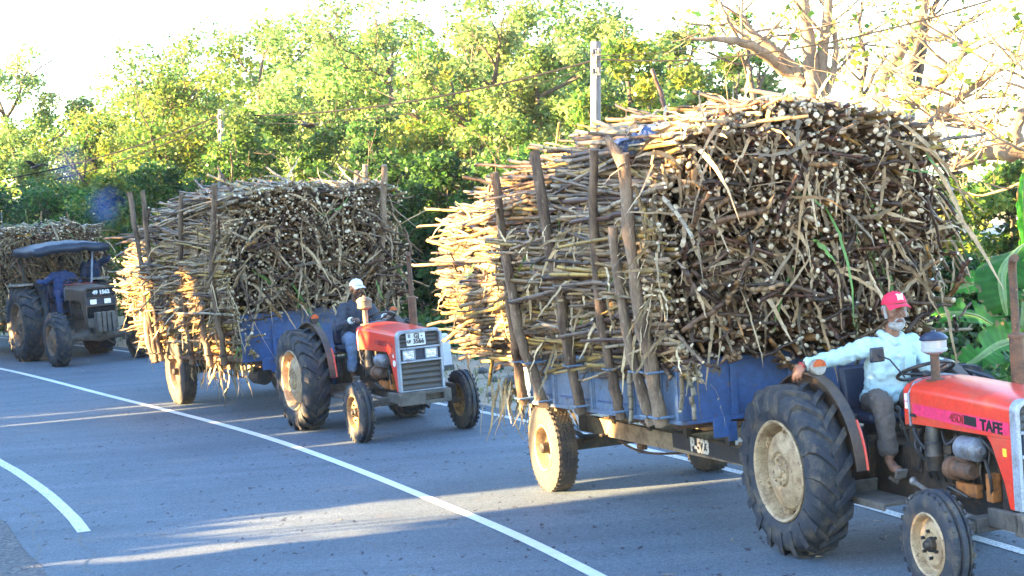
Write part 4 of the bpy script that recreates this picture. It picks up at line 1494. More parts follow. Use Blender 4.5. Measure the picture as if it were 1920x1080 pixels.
    tag(o, 'packed heap of brown sugarcane ' + trailer_words, 'sugarcane', None, 'stuff')
    mw = Matrix.Translation((pose[0], pose[1], 0)) @ Matrix.Rotation(pose[2], 4, 'Z')
    labs = (label_front, label_side, label_top)
    for i in pick:
        ln_ = float(A[2][i])
        d_ = Vector(A[1][i]).normalized()
        V, F, C = stalk_mesh(np.zeros((1, 3)), np.array([[1., 0, 0]]), A[2][i:i + 1], A[3][i:i + 1], A[4][i:i + 1] * .6, A[5][i:i + 1], A[6][i:i + 1], nseg=max(4, int(ln_ / .16)), rng=rng)
        so = raw('cane_stalk', V, F, 'cane', C)
        so.matrix_world = mw @ Matrix.Translation(Vector(A[0][i])) @ d_.to_track_quat('X', 'Z').to_matrix().to_4x4()
        g = int(A[8][i])
        tag(so, labs[g][0], 'cane stalk', labs[g][1])
    return o


def zt1(x, y):
    return 2.86 + .69 * np.clip((x + 2.0) / 5.2, 0, 1) ** .9 - .10 * np.clip(-y - .3, 0, 1) - .30 * np.clip(y - .1, 0, 1.5) ** 1.5 - .3 * np.clip(np.abs(y) - 1.0, 0, 1) + .03 * np.sin(x * 5) + .03 * np.sin(y * 6 + x)


def zt2(x, y):
    return 2.66 + .58 * np.clip((x + 1.8) / 3.6, 0, 1) - .08 * np.clip(y, 0, 2) - .25 * np.clip(np.abs(y) - 1.0, 0, 1) + .04 * np.sin(x * 4 + 1) + .05 * np.sin(y * 5 + x)


def zt3(x, y):
    return 2.86 - .05 * np.clip(np.abs(y) - .6, 0, 1) + .05 * np.sin(x * 4) + .04 * np.sin(y * 5)


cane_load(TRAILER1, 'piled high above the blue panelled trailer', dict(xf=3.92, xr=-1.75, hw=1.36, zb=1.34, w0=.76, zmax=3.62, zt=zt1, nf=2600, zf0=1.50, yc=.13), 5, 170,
          ('sugarcane stalk in the front face of the tallest load, above the crimson capped driver', 'stalks in the front face of the tallest load'),
          ('tan sugarcane stalk lying lengthwise behind the stakes along the side of the tallest load', 'stalks along the side of the tallest load'),
          ('sugarcane stalk lying on the crest of the tallest load', 'stalks on the crest of the tallest load'))
cane_load(TRAILER2, 'piled on the trailer with the deep blue front board', dict(xf=3.72, xr=-1.45, hw=1.34, zb=.92, zmax=3.4, zt=zt2, nf=2500, nl=300, zf0=1.50, yc=.24, nsd=1400), 11, 100,
          ('sugarcane stalk in the front face of the load behind the white capped driver', 'stalks in the front face of the middle load'),
          ('tan sugarcane stalk lying lengthwise along the stake side of the middle load', 'stalks along the side of the middle load'),
          ('sugarcane stalk lying on top of the middle load behind the white capped driver', 'stalks on top of the middle load'))
cane_load(TRAILER3, 'behind the canopied dark tractor', dict(xf=3.4, xr=-1.5, hw=1.3, zb=.85, zmax=3.0, zt=zt3, front_light=2.3, nf=2300, topleaf=(.20, .26, .10), nl=600, yc=.05), 21, 30,  # front stalks brightened in the colour, as if more light fell there
          ('sugarcane stalk in the front face of the load behind the canopied tractor', 'stalks in the front face of the rearmost load'),
          ('sugarcane stalk along the side of the load behind the canopied tractor', 'stalks along the side of the rearmost load'),
          ('sugarcane stalk on top of the load behind the canopied tractor', 'stalks on top of the rearmost load'), dens=.7)

# ------------------------------------------------------------------ people
def remesh(mb, voxel, name, mat, parent=None, smooth_it=4, fac=.5):
    me = bpy.data.meshes.new('tmp')
    me.from_pydata(mb.v, [], mb.f)
    bm = bmesh.new()
    bm.from_mesh(me)
    bmesh.ops.recalc_face_normals(bm, faces=bm.faces)
    bm.to_mesh(me)
    bm.free()
    o = bpy.data.objects.new('tmp', me)
    COL.objects.link(o)
    r = o.modifiers.new('r', 'REMESH')
    r.mode = 'VOXEL'
    r.voxel_size = voxel
    s = o.modifiers.new('s', 'SMOOTH')
    s.iterations = smooth_it
    s.factor = fac
    dg = bpy.context.evaluated_depsgraph_get()
    out = bpy.data.meshes.new_from_object(o.evaluated_get(dg))
    bpy.data.objects.remove(o)
    out.name = name
    out.materials.clear()
    out.materials.append(M[mat])
    out.polygons.foreach_set('use_smooth', [True] * len(out.polygons))
    q = bpy.data.objects.new(name, out)
    COL.objects.link(q)
    if parent:
        q.parent = parent
    return q


def V3(p):
    return Vector(p)


def limb(mb, pts, rs, n=14):
    pts = [V3(p) for p in pts]
    for i in range(len(pts) - 1):
        mb.tube([pts[i], pts[i].lerp(pts[i + 1], .5), pts[i + 1]], [rs[i], (rs[i] + rs[i + 1]) / 2 * 1.02, rs[i + 1]], n)
    for p, r in zip(pts, rs):
        mb.ball(p, r * .995, 14, 9)


def stack(mb, secs, L):
    """torso: ellipses (centre, half width, half depth) stacked along the spine; L = the left axis"""
    L = V3(L).normalized()
    q = []
    n = 20
    for i, (c, w, d) in enumerate(secs):
        T = (V3(secs[min(i + 1, len(secs) - 1)][0]) - V3(secs[max(i - 1, 0)][0])).normalized()
        Fv = L.cross(T).normalized()
        q.append([V3(c) + L * (w * math.copysign(abs(math.cos(a)) ** .85, math.cos(a))) + Fv * (d * math.sin(a)) for a in [2 * PI * k / n for k in range(n)]])
    mb.loft(q)


def hand(mb, wrist, d, nrm, thumb_side, curl=.5, fr=.0085, spread=.06):
    d, nrm = V3(d).normalized(), V3(nrm)
    nrm = (nrm - d * nrm.dot(d)).normalized()
    sd = d.cross(nrm) * thumb_side
    w = V3(wrist)
    R = Matrix((d, sd, nrm)).transposed()
    mb.ball(w + d * .048, (.056, .040, .017), 14, 9, R)
    mb.ball(w + d * .012, (.03, .027, .019), 12, 8, R)
    for k, (off, ln) in enumerate(((.029, .072), (.010, .082), (-.010, .076), (-.028, .060))):
        p = w + d * (.088 - .008 * abs(k - 1)) + sd * off
        dirf = (d + sd * spread * (1.5 - k)).normalized()
        pts = [p - d * .03, p]
        a = 0
        for j, f in enumerate((.45, .32, .23)):
            a += curl * (.75, 1.0, .7)[j] * (1 + .12 * (k - 1.5))
            dd = (dirf * math.cos(a) - nrm * math.sin(a)).normalized()
            pts.append(pts[-1] + dd * ln * f)
        mb.tube(pts, [fr * 1.15, fr * 1.1, fr, fr * .9, fr * .75], 8)
        for q in pts[1:]:
            mb.ball(q, fr * .98, 8, 6)
    p = w + d * .025 + sd * .030
    t1_ = (d * .7 + sd * .75 - nrm * .25).normalized()
    t2_ = (d * .95 + sd * .15 - nrm * .45 * (1 + curl)).normalized()
    pts = [p - sd * .02, p, p + t1_ * .035, p + t1_ * .035 + t2_ * .030, p + t1_ * .035 + t2_ * .052]
    mb.tube(pts, [fr * 1.5, fr * 1.5, fr * 1.3, fr * 1.1, fr * .8], 8)
    for q in pts[1:]:
        mb.ball(q, fr * 1.0, 8, 6)


def foot(mb, ankle, toe, side=1):
    a, t_ = V3(ankle), V3(toe)
    d = (t_ - a)
    d.normalize()
    mb.tube([a - d * .05 + V3((0, 0, -.03)), a + d * .05 + V3((0, 0, -.03)), a.lerp(t_, .7), t_], [.034, .040, .040, .030], 12, flat=.8)
    s = d.cross(V3((0, 0, 1))).normalized()
    for k in range(5):
        mb.ball(t_ + d * (.022 - .006 * abs(k - .5 * (1 + side))) + s * (-.03 + .015 * k), (.018, .009, .010), 8, 6)


class Head:
    def __init__(s, c, yaw=0, pitch=0, roll=0, k=1.0):
        s.c, s.k = V3(c), k
        s.R = Matrix.Rotation(yaw, 3, 'Z') @ Matrix.Rotation(pitch, 3, 'Y') @ Matrix.Rotation(roll, 3, 'X')

    def p(s, f, l, u):
        return s.c + s.R @ V3((f, l, u)) * s.k

    def ball(s, mb, f, l, u, r, n=14):
        mb.ball(s.p(f, l, u), tuple(x * s.k for x in r), n, 9, s.R)

    def skull(s, mb):
        s.ball(mb, -.005, 0, .030, (.098, .076, .094), 20)
        s.ball(mb, .020, 0, -.045, (.070, .060, .070), 18)
        s.ball(mb, .066, 0, -.098, (.026, .026, .020))
        for l in (-1, 1):
            s.ball(mb, .058, l * .040, -.022, (.030, .024, .028))
            s.ball(mb, -.008, l * .079, -.004, (.026, .011, .034))
            mb.tube([s.p(.080, l * .052, .036), s.p(.094, l * .028, .041), s.p(.092, l * .006, .034)], [.009, .012, .010], 8)
        mb.tube([s.p(.092, 0, .026), s.p(.106, 0, .0), s.p(.120, 0, -.026)], [.010, .011, .016], 10)
        for l in (-1, 1):
            s.ball(mb, .106, l * .013, -.030, (.013, .010, .010), 10)
        mb.tube([s.p(.080, -.024, -.064), s.p(.094, 0, -.062), s.p(.080, .024, -.064)], [.007, .011, .007], 8)

    def face(s, body, lip='lip', brow='hair_dark'):
        e = MB()
        for l in (-1, 1):
            e.ball(s.p(.084, l * .032, .014), .0115 * s.k, 10, 8)
        eo = obj('eyes', e, 'eye', body)
        e = MB()
        for l in (-1, 1):
            e.ball(s.p(.0925, l * .032, .013), .0062 * s.k, 8, 6)
        obj('iris', e, 'hair_dark', eo)
        e = MB()
        e.tube([s.p(.088, -.022, -.066), s.p(.101, 0, -.065), s.p(.088, .022, -.066)], [.004, .0065, .004], 8)
        obj('lips', e, lip, body)
        e = MB()
        for l in (-1, 1):
            e.tube([s.p(.082, l * .054, .040), s.p(.100, l * .032, .047), s.p(.101, l * .013, .042)], [.004, .006, .004], 6)
        obj('eyebrows', e, brow, body)

    def cap(s, body, mat, tip=.10, lift=.0):
        e = MB()
        n, m_ = 24, 8
        rows = []
        for i in range(m_ + 1):
            a = PI / 2 * i / m_
            rr_ = math.cos(a) ** .8
            rows.append([s.p(.002 + .108 * rr_ * math.cos(b), .086 * rr_ * math.sin(b), .050 + lift + .088 * math.sin(a) + (.012 * math.cos(b) * rr_)) for b in [2 * PI * k / n for k in range(n)]])
        e.loft(rows, caps=True)
        e.ball(s.p(.0, 0, .140 + lift), (.009, .009, .006), 8, 6)
        co = obj('cap', e, mat, body, smooth=60)
        e = MB()
        top, bot = [], []
        K = 14
        for k in range(K + 1):
            b = -1.15 + 2.3 * k / K
            i_ = (.002 + .106 * math.cos(b), .085 * math.sin(b), .054 + lift)
            o_ = (.045 + .100 * math.cos(b * .9) + tip * .40 * math.cos(b) ** .5, .088 * math.sin(b) / math.sin(1.15) * .92, .046 + lift - .030 * math.sin(b) ** 2)
            top.append((i_, o_))
        vs = [s.p(*i_) for i_, o_ in top] + [s.p(*o_) for i_, o_ in top] + [s.p(i_[0], i_[1], i_[2] - .007) for i_, o_ in top] + [s.p(o_[0], o_[1], o_[2] - .006) for i_, o_ in top]
        K1 = K + 1
        fs = []
        for k in range(K):
            fs += [(k, k + 1, K1 + k + 1, K1 + k), (2 * K1 + k, 3 * K1 + k, 3 * K1 + k + 1, 2 * K1 + k + 1), (K1 + k, K1 + k + 1, 3 * K1 + k + 1, 3 * K1 + k)]
        e.add(vs, fs)
        obj('peak', e, mat, co, smooth=60)
        return co


def person(label, pose, z0=0):
    return dict(label=label, loc=(pose[0], pose[1], z0), rz=pose[2], body=MB(), shirt=MB(), trs=MB())


def finish(p, skin, shirt, trs, vox=.006, cvox=.011):
    b = remesh(p['body'], vox, 'person', skin, None, 3)
    b.location = p['loc']
    b.rotation_euler = (0, 0, p['rz'])
    tag(b, p['label'], 'person')
    sh = remesh(p['shirt'], cvox, 'shirt', shirt, b, 3)
    tr_ = remesh(p['trs'], cvox, 'trousers', trs, b, 3)
    # cloth folds
    tex = bpy.data.textures.get('folds') or bpy.data.textures.new('folds', 'CLOUDS')
    tex.noise_scale = .085
    tx2 = bpy.data.textures.get('creases') or bpy.data.textures.new('creases', 'MARBLE')
    tx2.noise_scale = .10
    tx2.turbulence = 9
    for o_, s_ in ((sh, .022), (tr_, .020)):
        d = o_.modifiers.new('folds', 'DISPLACE')
        d.texture = tex
        d.strength = s_ * 1.5
        d.mid_level = .5
        d = o_.modifiers.new('creases', 'DISPLACE')
        d.texture = tx2
        d.strength = s_ * .75
        d.mid_level = .5
    return b, sh, tr_


# driver of the first tractor
p = person('white bearded driver in crimson cap and pale blue shirt, one hand on the fender', TRACTOR1)
B, SH, TR_ = p['body'], p['shirt'], p['trs']
L1 = (0.12, 1, .04)
stack(B, [((.06, .05, 1.10), .15, .10), ((.08, .06, 1.22), .14, .105), ((.11, .075, 1.40), .155, .10), ((.14, .09, 1.55), .16, .09), ((.15, .095, 1.62), .09, .06)], L1)
limb(B, [(.15, .095, 1.60), (.175, .10, 1.72)], [.062, .056])
hd = Head((.205, .105, 1.850), yaw=-.16, pitch=.0, k=1.10)
hd.skull(B)
sR, eR, wR = (.13, -.10, 1.575), (.05, -.36, 1.515), (-.02, -.595, 1.485)
sL, eL, wL = (.14, .285, 1.565), (.27, .40, 1.33), (.555, .255, 1.455)
limb(B, [sR, eR, wR], [.052, .042, .027])
limb(B, [sL, eL, wL], [.052, .042, .027])
hand(B, V3(wR), (-.03, -.62, -.72), (.55, -.55, .55), 1, .42, .0095)
hand(B, V3(wL), (.85, -.30, .05), (-.1, .35, .95), -1, .95, .0095)
kR, aR = (.47, -.21, 1.165), (.60, -.25, .79)
kL, aL = (.47, .27, 1.165), (.62, .28, .79)
for k_, a_, y_, tz in ((kR, aR, -.05, -.25), (kL, aL, .16, .28)):
    limb(B, [(.08, y_, 1.12), k_, a_], [.085, .058, .038])
    foot(B, V3(a_) + V3((.01, 0, -.03)), (.735, tz, .665))
stack(SH, [((.05, .05, 1.135), .195, .15), ((.08, .06, 1.24), .182, .145), ((.11, .075, 1.40), .192, .138), ((.14, .09, 1.53), .198, .118), ((.15, .095, 1.605), .14, .085), ((.155, .096, 1.645), .078, .07)], L1)
limb(SH, [(.14, -.04, 1.575), sR, eR, (-.008, -.555, 1.487)], [.075, .080, .066, .050])
limb(SH, [(.14, .22, 1.575), sL, eL, (.50, .285, 1.43)], [.075, .080, .066, .050])
for s in (-1, 1):     # collar
    limb(SH, [(.09, .095 + s * .066, 1.675), (.20, .097 + s * .060, 1.655), (.245, .099 + s * .022, 1.598)], [.020, .022, .014])
stack(TR_, [((.0, .05, 1.08), .18, .13), ((.07, .055, 1.13), .185, .13), ((.10, .06, 1.20), .17, .12)], L1)
limb(TR_, [(.08, -.05, 1.13), (.30, -.14, 1.165), kR, (.545, -.235, .97), (.585, -.245, .835)], [.108, .098, .080, .076, .078])
limb(TR_, [(.08, .16, 1.13), (.30, .23, 1.165), kL, (.56, .28, .97), (.60, .28, .835)], [.108, .098, .080, .076, .078])
b1, sh1, trr1 = finish(p, 'skin', 'shirt_pale', 'trousers')
hd.face(b1, brow='beard')
cap1 = hd.cap(b1, 'cap_pink', lift=.0)
pk = MB()
pk.box((.268, .185, 1.44), (.012, .10, .11), ('Y', .1))
obj('breast_pocket', pk, 'shirt_pale', sh1, bevel=.004)
for k in range(3):
    pk = MB()
    pk.ball((.262 - .012 * k, .09 - .004 * k, 1.50 - .10 * k), (.006, .008, .008), 8, 6)
    obj('shirt_button', pk, 'plate', sh1)
bd = MB()
hd.ball(bd, .034, 0, -.098, (.062, .062, .040), 18)
hd.ball(bd, .066, 0, -.112, (.034, .036, .030))
for l in (-1, 1):
    bd.tube([hd.p(.02, l * .078, .045), hd.p(.018, l * .076, .0), hd.p(.028, l * .070, -.05)], [.012, .013, .018], 8)
    bd.tube([hd.p(.104, l * .006, -.050), hd.p(.096, l * .026, -.057), hd.p(.080, l * .042, -.085)], [.007, .009, .013], 8)
remesh(bd, .006, 'beard', 'beard', b1, 2)
hr_ = MB()
hd.ball(hr_, -.030, 0, .015, (.080, .084, .058), 18)
remesh(hr_, .008, 'hair', 'beard', b1, 2)
# cap badge: two interlocked letters
u_ = hd.R @ V3((-.45, 0, .9))
r_ = hd.R @ V3((0, 1, 0))
oc_ = hd.p(.098, 0, .098)
text_part('cap_badge', 'N', .062, 'plate', cap1, oc_ + r_ * .012, r_, u_, .006, 1, .003)
text_part('cap_badge', 'Y', .062, 'plate', cap1, oc_ + r_ * .012 + u_ * .004, r_, u_, .007, 1.2, .003)
wb_ = MB()
wb_.lathe([(-.006, .030), (.006, .030), (.006, .036), (-.006, .036)], (0, 0, 0), 'x', 18, closed=True)
wo = obj('wrist_thread', wb_, 'redtop', b1, loc=V3(wR) + V3((-.003, -.02, -.012)))
wo.rotation_euler = V3((-.03, -.75, -.5)).to_track_quat('X', 'Z').to_euler()

# driver of the second tractor
p = person('driver in white cap, dark navy sweatshirt and blue jeans at a steering wheel', TRACTOR2)
B, SH, TR_ = p['body'], p['shirt'], p['trs']
L1 = (0, 1, .02)
stack(B, [((.06, .02, 1.10), .15, .10), ((.07, .025, 1.24), .14, .105), ((.11, .03, 1.42), .155, .10), ((.15, .03, 1.56), .16, .085), ((.16, .03, 1.62), .09, .06)], L1)
limb(B, [(.165, .03, 1.60), (.195, .03, 1.71)], [.058, .054])
hd = Head((.225, .03, 1.815), yaw=.10, pitch=.10)
hd.skull(B)
sR, eR, wR = (.15, -.155, 1.555), (.26, -.27, 1.33), (.53, -.165, 1.435)
sL, eL, wL = (.15, .215, 1.555), (.25, .34, 1.33), (.52, .30, 1.44)
limb(B, [sR, eR, wR], [.05, .04, .027])
limb(B, [sL, eL, wL], [.05, .04, .027])
hand(B, V3(wR), (.9, .28, .1), (-.1, -.3, .95), 1, .95, .009)
hand(B, V3(wL), (.9, -.2, .1), (-.1, .3, .95), -1, .95, .009)
kR, aR = (.47, -.20, 1.17), (.56, -.23, .76)
kL, aL = (.47, .26, 1.17), (.58, .27, .76)
for k_, a_, y_, tz in ((kR, aR, -.07, -.24), (kL, aL, .12, .27)):
    limb(B, [(.08, y_, 1.12), k_, a_], [.085, .058, .038])
    foot(B, V3(a_) + V3((.01, 0, -.04)), (.72, tz, .66))
stack(SH, [((.05, .02, 1.10), .190, .15), ((.07, .025, 1.24), .182, .145), ((.11, .03, 1.42), .192, .135), ((.15, .03, 1.55), .190, .112), ((.16, .03, 1.62), .12, .085), ((.175, .03, 1.66), .080, .074)], L1)
limb(SH, [(.15, -.10, 1.56), sR, eR, (.47, -.19, 1.41)], [.07, .076, .064, .045])
limb(SH, [(.15, .16, 1.56), sL, eL, (.46, .31, 1.415)], [.07, .076, .064, .045])
stack(TR_, [((.0, .02, 1.07), .175, .13), ((.07, .025, 1.12), .18, .13), ((.10, .025, 1.18), .165, .12)], L1)
limb(TR_, [(.08, -.07, 1.12), (.28, -.14, 1.165), kR, (.52, -.215, .97), (.555, -.23, .80)], [.105, .095, .078, .070, .066])
limb(TR_, [(.08, .12, 1.12), (.28, .2, 1.165), kL, (.53, .265, .97), (.57, .27, .80)], [.105, .095, .078, .070, .066])
b2, sh2, trr2 = finish(p, 'skin_dark', 'shirt_navy', 'jeans')
hd.face(b2)
hd.cap(b2, 'cap_white')
mo = MB()
mo.tube([hd.p(.082, -.032, -.056), hd.p(.106, 0, -.046), hd.p(.082, .032, -.056)], [.005, .009, .005], 8)
hd.ball(mo, .078, 0, -.108, (.022, .024, .018))
obj('moustache', mo, 'hair_dark', b2)
hr_ = MB()
hd.ball(hr_, -.028, 0, .015, (.078, .081, .055), 18)
remesh(hr_, .008, 'hair', 'hair_dark', b2, 2)
cf_ = MB()
for w_, e_ in ((wR, eR), (wL, eL)):
    d_ = (V3(w_) - V3(e_)).normalized()
    cf_ = MB()
    cf_.tube([V3(w_) - d_ * .055, V3(w_) - d_ * .02], [.049, .044], 14)
    obj('white_cuff', cf_, 'white', sh2)

# driver under the canopy
p = person('driver in blue shirt and trousers sitting under the canvas canopy, arm out to the fender', TRACTOR3, .21)
B, SH, TR_ = p['body'], p['shirt'], p['trs']
L1 = (0, 1, .06)
stack(B, [((.06, .02, 1.12), .15, .10), ((.07, .03, 1.26), .14, .105), ((.10, .045, 1.44), .16, .10), ((.13, .055, 1.59), .16, .085), ((.14, .055, 1.65), .09, .06)], L1)
limb(B, [(.14, .055, 1.63), (.155, .05, 1.75)], [.06, .056])
hd = Head((.175, .05, 1.87), yaw=.0, pitch=.08)
hd.skull(B)
sR, eR, wR = (.12, -.14, 1.59), (.06, -.30, 1.47), (.02, -.50, 1.49)
sL, eL, wL = (.12, .24, 1.57), (.30, .36, 1.40), (.56, .22, 1.47)
limb(B, [sR, eR, wR], [.05, .04, .028])
limb(B, [sL, eL, wL], [.05, .04, .028])
hand(B, V3(wR), (.0, -.95, -.2), (0, -.2, .95), 1, .3, .011)
hand(B, V3(wL), (.85, -.3, .05), (-.1, .35, .95), -1, .9, .011)
kR, aR = (.50, -.17, 1.19), (.60, -.20, .80)
kL, aL = (.50, .24, 1.19), (.60, .26, .80)
for k_, a_, y_, tz in ((kR, aR, -.07, -.2), (kL, aL, .12, .26)):
    limb(B, [(.08, y_, 1.14), k_, a_], [.085, .058, .038])
    foot(B, V3(a_) + V3((.01, 0, -.03)), (.75, tz, .70))
stack(SH, [((.06, .02, 1.12), .19, .15), ((.07, .03, 1.26), .182, .145), ((.10, .045, 1.44), .195, .135), ((.13, .055, 1.57), .20, .112), ((.14, .055, 1.65), .12, .085), ((.145, .054, 1.69), .080, .074)], L1)
limb(SH, [(.13, -.08, 1.59), sR, eR, (.03, -.46, 1.488)], [.07, .078, .066, .052])
limb(SH, [(.13, .19, 1.58), sL, eL, (.50, .25, 1.45)], [.07, .078, .066, .052])
stack(TR_, [((.0, .02, 1.09), .175, .13), ((.07, .025, 1.14), .18, .13), ((.10, .025, 1.20), .165, .12)], L1)
limb(TR_, [(.08, -.07, 1.14), (.30, -.12, 1.185), kR, (.55, -.19, .98), (.59, -.2, .82)], [.105, .095, .080, .076, .074])
limb(TR_, [(.08, .12, 1.14), (.30, .19, 1.185), kL, (.55, .25, .98), (.59, .26, .82)], [.105, .095, .080, .076, .074])
b3, sh3, trr3 = finish(p, 'skin_shaded', 'shirt_blue', 'trousers_blue', .008, .013)
hd.face(b3)
hr_ = MB()
hd.ball(hr_, -.018, 0, .050, (.094, .083, .086), 18)
remesh(hr_, .009, 'hair', 'hair_dark', b3, 2)

# the man standing on the canopied tractor
p = person('man in blue standing behind the fender, raised arm holding the canvas canopy edge', TRACTOR3, .0)
B, SH, TR_ = p['body'], p['shirt'], p['trs']
L1 = (-.1, 1, 0)
stack(B, [((-.18, .80, 1.50), .15, .10), ((-.16, .81, 1.64), .14, .105), ((-.13, .82, 1.82), .155, .10), ((-.10, .82, 1.98), .16, .085), ((-.10, .82, 2.04), .09, .06)], L1)
limb(B, [(-.10, .82, 2.02), (-.08, .82, 2.13)], [.06, .056])
hd = Head((-.055, .82, 2.25), yaw=.1, pitch=.06)
hd.skull(B)
sR, eR, wR = (-.10, .63, 1.97), (-.02, .56, 1.72), (.16, .50, 1.60)
sL, eL, wL = (-.08, 1.01, 1.98), (.08, 1.12, 2.08), (.25, .98, 2.30)
limb(B, [sR, eR, wR], [.05, .04, .028])
limb(B, [sL, eL, wL], [.05, .04, .028])
hand(B, V3(wR), (.7, -.2, -.6), (.2, -.6, .6), 1, .5, .011)
hand(B, V3(wL), (.3, -.45, .75), (.8, .5, .1), -1, .8, .011)
kR, aR = (-.12, .70, 1.08), (-.2, .70, .68)
kL, aL = (-.12, .92, 1.08), (-.2, .92, .68)
for k_, a_, y_, tz in ((kR, aR, .72, .70), (kL, aL, .90, .92)):
    limb(B, [(-.18, y_, 1.48), k_, a_], [.085, .058, .040])
    foot(B, V3(a_) + V3((.01, 0, -.03)), (-.02, tz, .60))
stack(SH, [((-.18, .80, 1.40), .18, .13), ((-.17, .805, 1.56), .18, .135), ((-.13, .82, 1.80), .19, .13), ((-.10, .82, 1.96), .195, .11), ((-.10, .82, 2.04), .12, .085), ((-.095, .82, 2.08), .08, .074)], L1)
limb(SH, [(-.1, .69, 1.97), sR, eR], [.07, .076, .068])
limb(SH, [(-.09, .95, 1.97), sL, eL], [.07, .076, .068])
stack(TR_, [((-.18, .80, 1.36), .165, .12), ((-.18, .80, 1.46), .17, .125), ((-.18, .80, 1.54), .16, .12)], L1)
limb(TR_, [(-.18, .72, 1.42), kR, (-.2, .70, .72)], [.105, .08, .072])
limb(TR_, [(-.18, .90, 1.42), kL, (-.2, .92, .72)], [.105, .08, .072])
b4, sh4, trr4 = finish(p, 'skin_shaded', 'shirt_dim', 'trousers_blue', .008, .013)
hd.face(b4)
hr_ = MB()
hd.ball(hr_, -.018, 0, .050, (.094, .083, .086), 18)
remesh(hr_, .009, 'hair', 'hair_dark', b4, 2)
pk = MB()
pk.box((-.06, .80, 1.60), (.02, .26, .10))
obj('pale_pocket', pk, 'chassis', sh4, bevel=.004)
mm = MB()      # the step he stands on
mm.box((-.12, .81, .555), (.5, .5, .04))
mm.tube([(-.12, .60, .56), (-.12, .45, .70)], .03, 8)
obj('rear_step', mm, 'black', t3)

# ------------------------------------------------------------------ trees and plants
GREENS = {
    'pale': np.array([(.11, .19, .055), (.15, .22, .06), (.08, .155, .04), (.19, .235, .08), (.045, .11, .03)]),  # leaf colours lightened so the crowns fade towards white
    'deep': np.array([(.016, .050, .012), (.024, .072, .016), (.034, .092, .020), (.050, .115, .022), (.012, .038, .014)]),
    'mid': np.array([(.030, .085, .016), (.045, .115, .020), (.065, .135, .022), (.022, .062, .014), (.095, .160, .026)]),
    'yellow': np.array([(.055, .125, .022), (.085, .16, .025), (.14, .19, .03), (.036, .095, .018), (.19, .20, .03)]),
    'mixed': np.array([(.022, .066, .014), (.042, .105, .018), (.075, .140, .022), (.125, .165, .026), (.016, .048, .013)]),
}


def leaf_cloud(centers, radii, counts, size, pal, rng, flat=.75, hang=0.0, clumpvar=.35):
    """leaf-sized faces gathered in clumps: returns V,F,C (two quads folded along the midrib per leaf)"""
    idx = np.repeat(np.arange(len(centers)), counts)
    N = len(idx)
    r = rng.normal(0, 1, (N, 3))
    r /= np.linalg.norm(r, axis=1)[:, None]
    r *= (rng.random(N) ** .45)[:, None] * radii[idx][:, None]
    r[:, 2] *= flat
    p = centers[idx] + r
    d = rng.normal(0, 1, (N, 3))
    d[:, 2] = d[:, 2] * .6 - hang
    d /= np.linalg.norm(d, axis=1)[:, None]
    s = np.cross(d, rng.normal(0, 1, (N, 3)) + np.array([0, 0, 1.1]))
    s /= np.linalg.norm(s, axis=1)[:, None]
    L = size * rng.uniform(.6, 1.35, N)
    w = L * rng.uniform(.26, .40, N)
    nrm = np.cross(d, s)
    b0, tip = p, p + d * L[:, None]
    m1 = p + d * (L * .45)[:, None]
    a1, a2 = m1 + s * w[:, None] + nrm * (L * .10)[:, None], m1 - s * w[:, None] + nrm * (L * .10)[:, None]
    V = np.stack([b0, a1, tip, a2], 1).reshape(-1, 3)
    F = np.arange(N * 4).reshape(-1, 4)
    cl = rng.choice(len(pal), len(centers))
    pick = np.where(rng.random(N) < .55, cl[idx], rng.choice(len(pal), N))
    C = pal[pick] * rng.uniform(1 - clumpvar, 1 + clumpvar, len(centers))[idx][:, None] * rng.uniform(.75, 1.3, (N, 1))
    return V, F, C


def branch(mb, p, d, L, r, depth, rng, spread=.6, tips=None, up=.1, nseg=4, minr=.006):
    pts, rs = [Vector(p)], [r]
    d = Vector(d).normalized()
    for k in range(nseg):
        d = (d + Vector((rng.uniform(-.22, .22), rng.uniform(-.22, .22), rng.uniform(-.14, .2) + up * .3))).normalized()
        pts.append(pts[-1] + d * (L / nseg))
        rs.append(max(minr, r * (1 - .42 * (k + 1) / nseg)))
    mb.tube(pts, rs, 8 if r > .05 else (6 if r > .02 else 4))
    if tips is not None:
        tips.extend(pts[1:])
    if depth > 0:
        for j in range(rng.choice((2, 2, 3))):
            k = rng.randint(max(1, nseg - 2), nseg)
            a = rng.uniform(0, 2 * PI)
            side = d.orthogonal().normalized()
            side = Matrix.Rotation(a, 3, d) @ side
            nd = (d + side * rng.uniform(.5, 1.1) * spread * 1.5 + Vector((0, 0, up))).normalized()
            branch(mb, pts[k], nd, L * rng.uniform(.55, .85), rs[k] * rng.uniform(.55, .8), depth - 1, rng, spread, tips, up, nseg, minr)


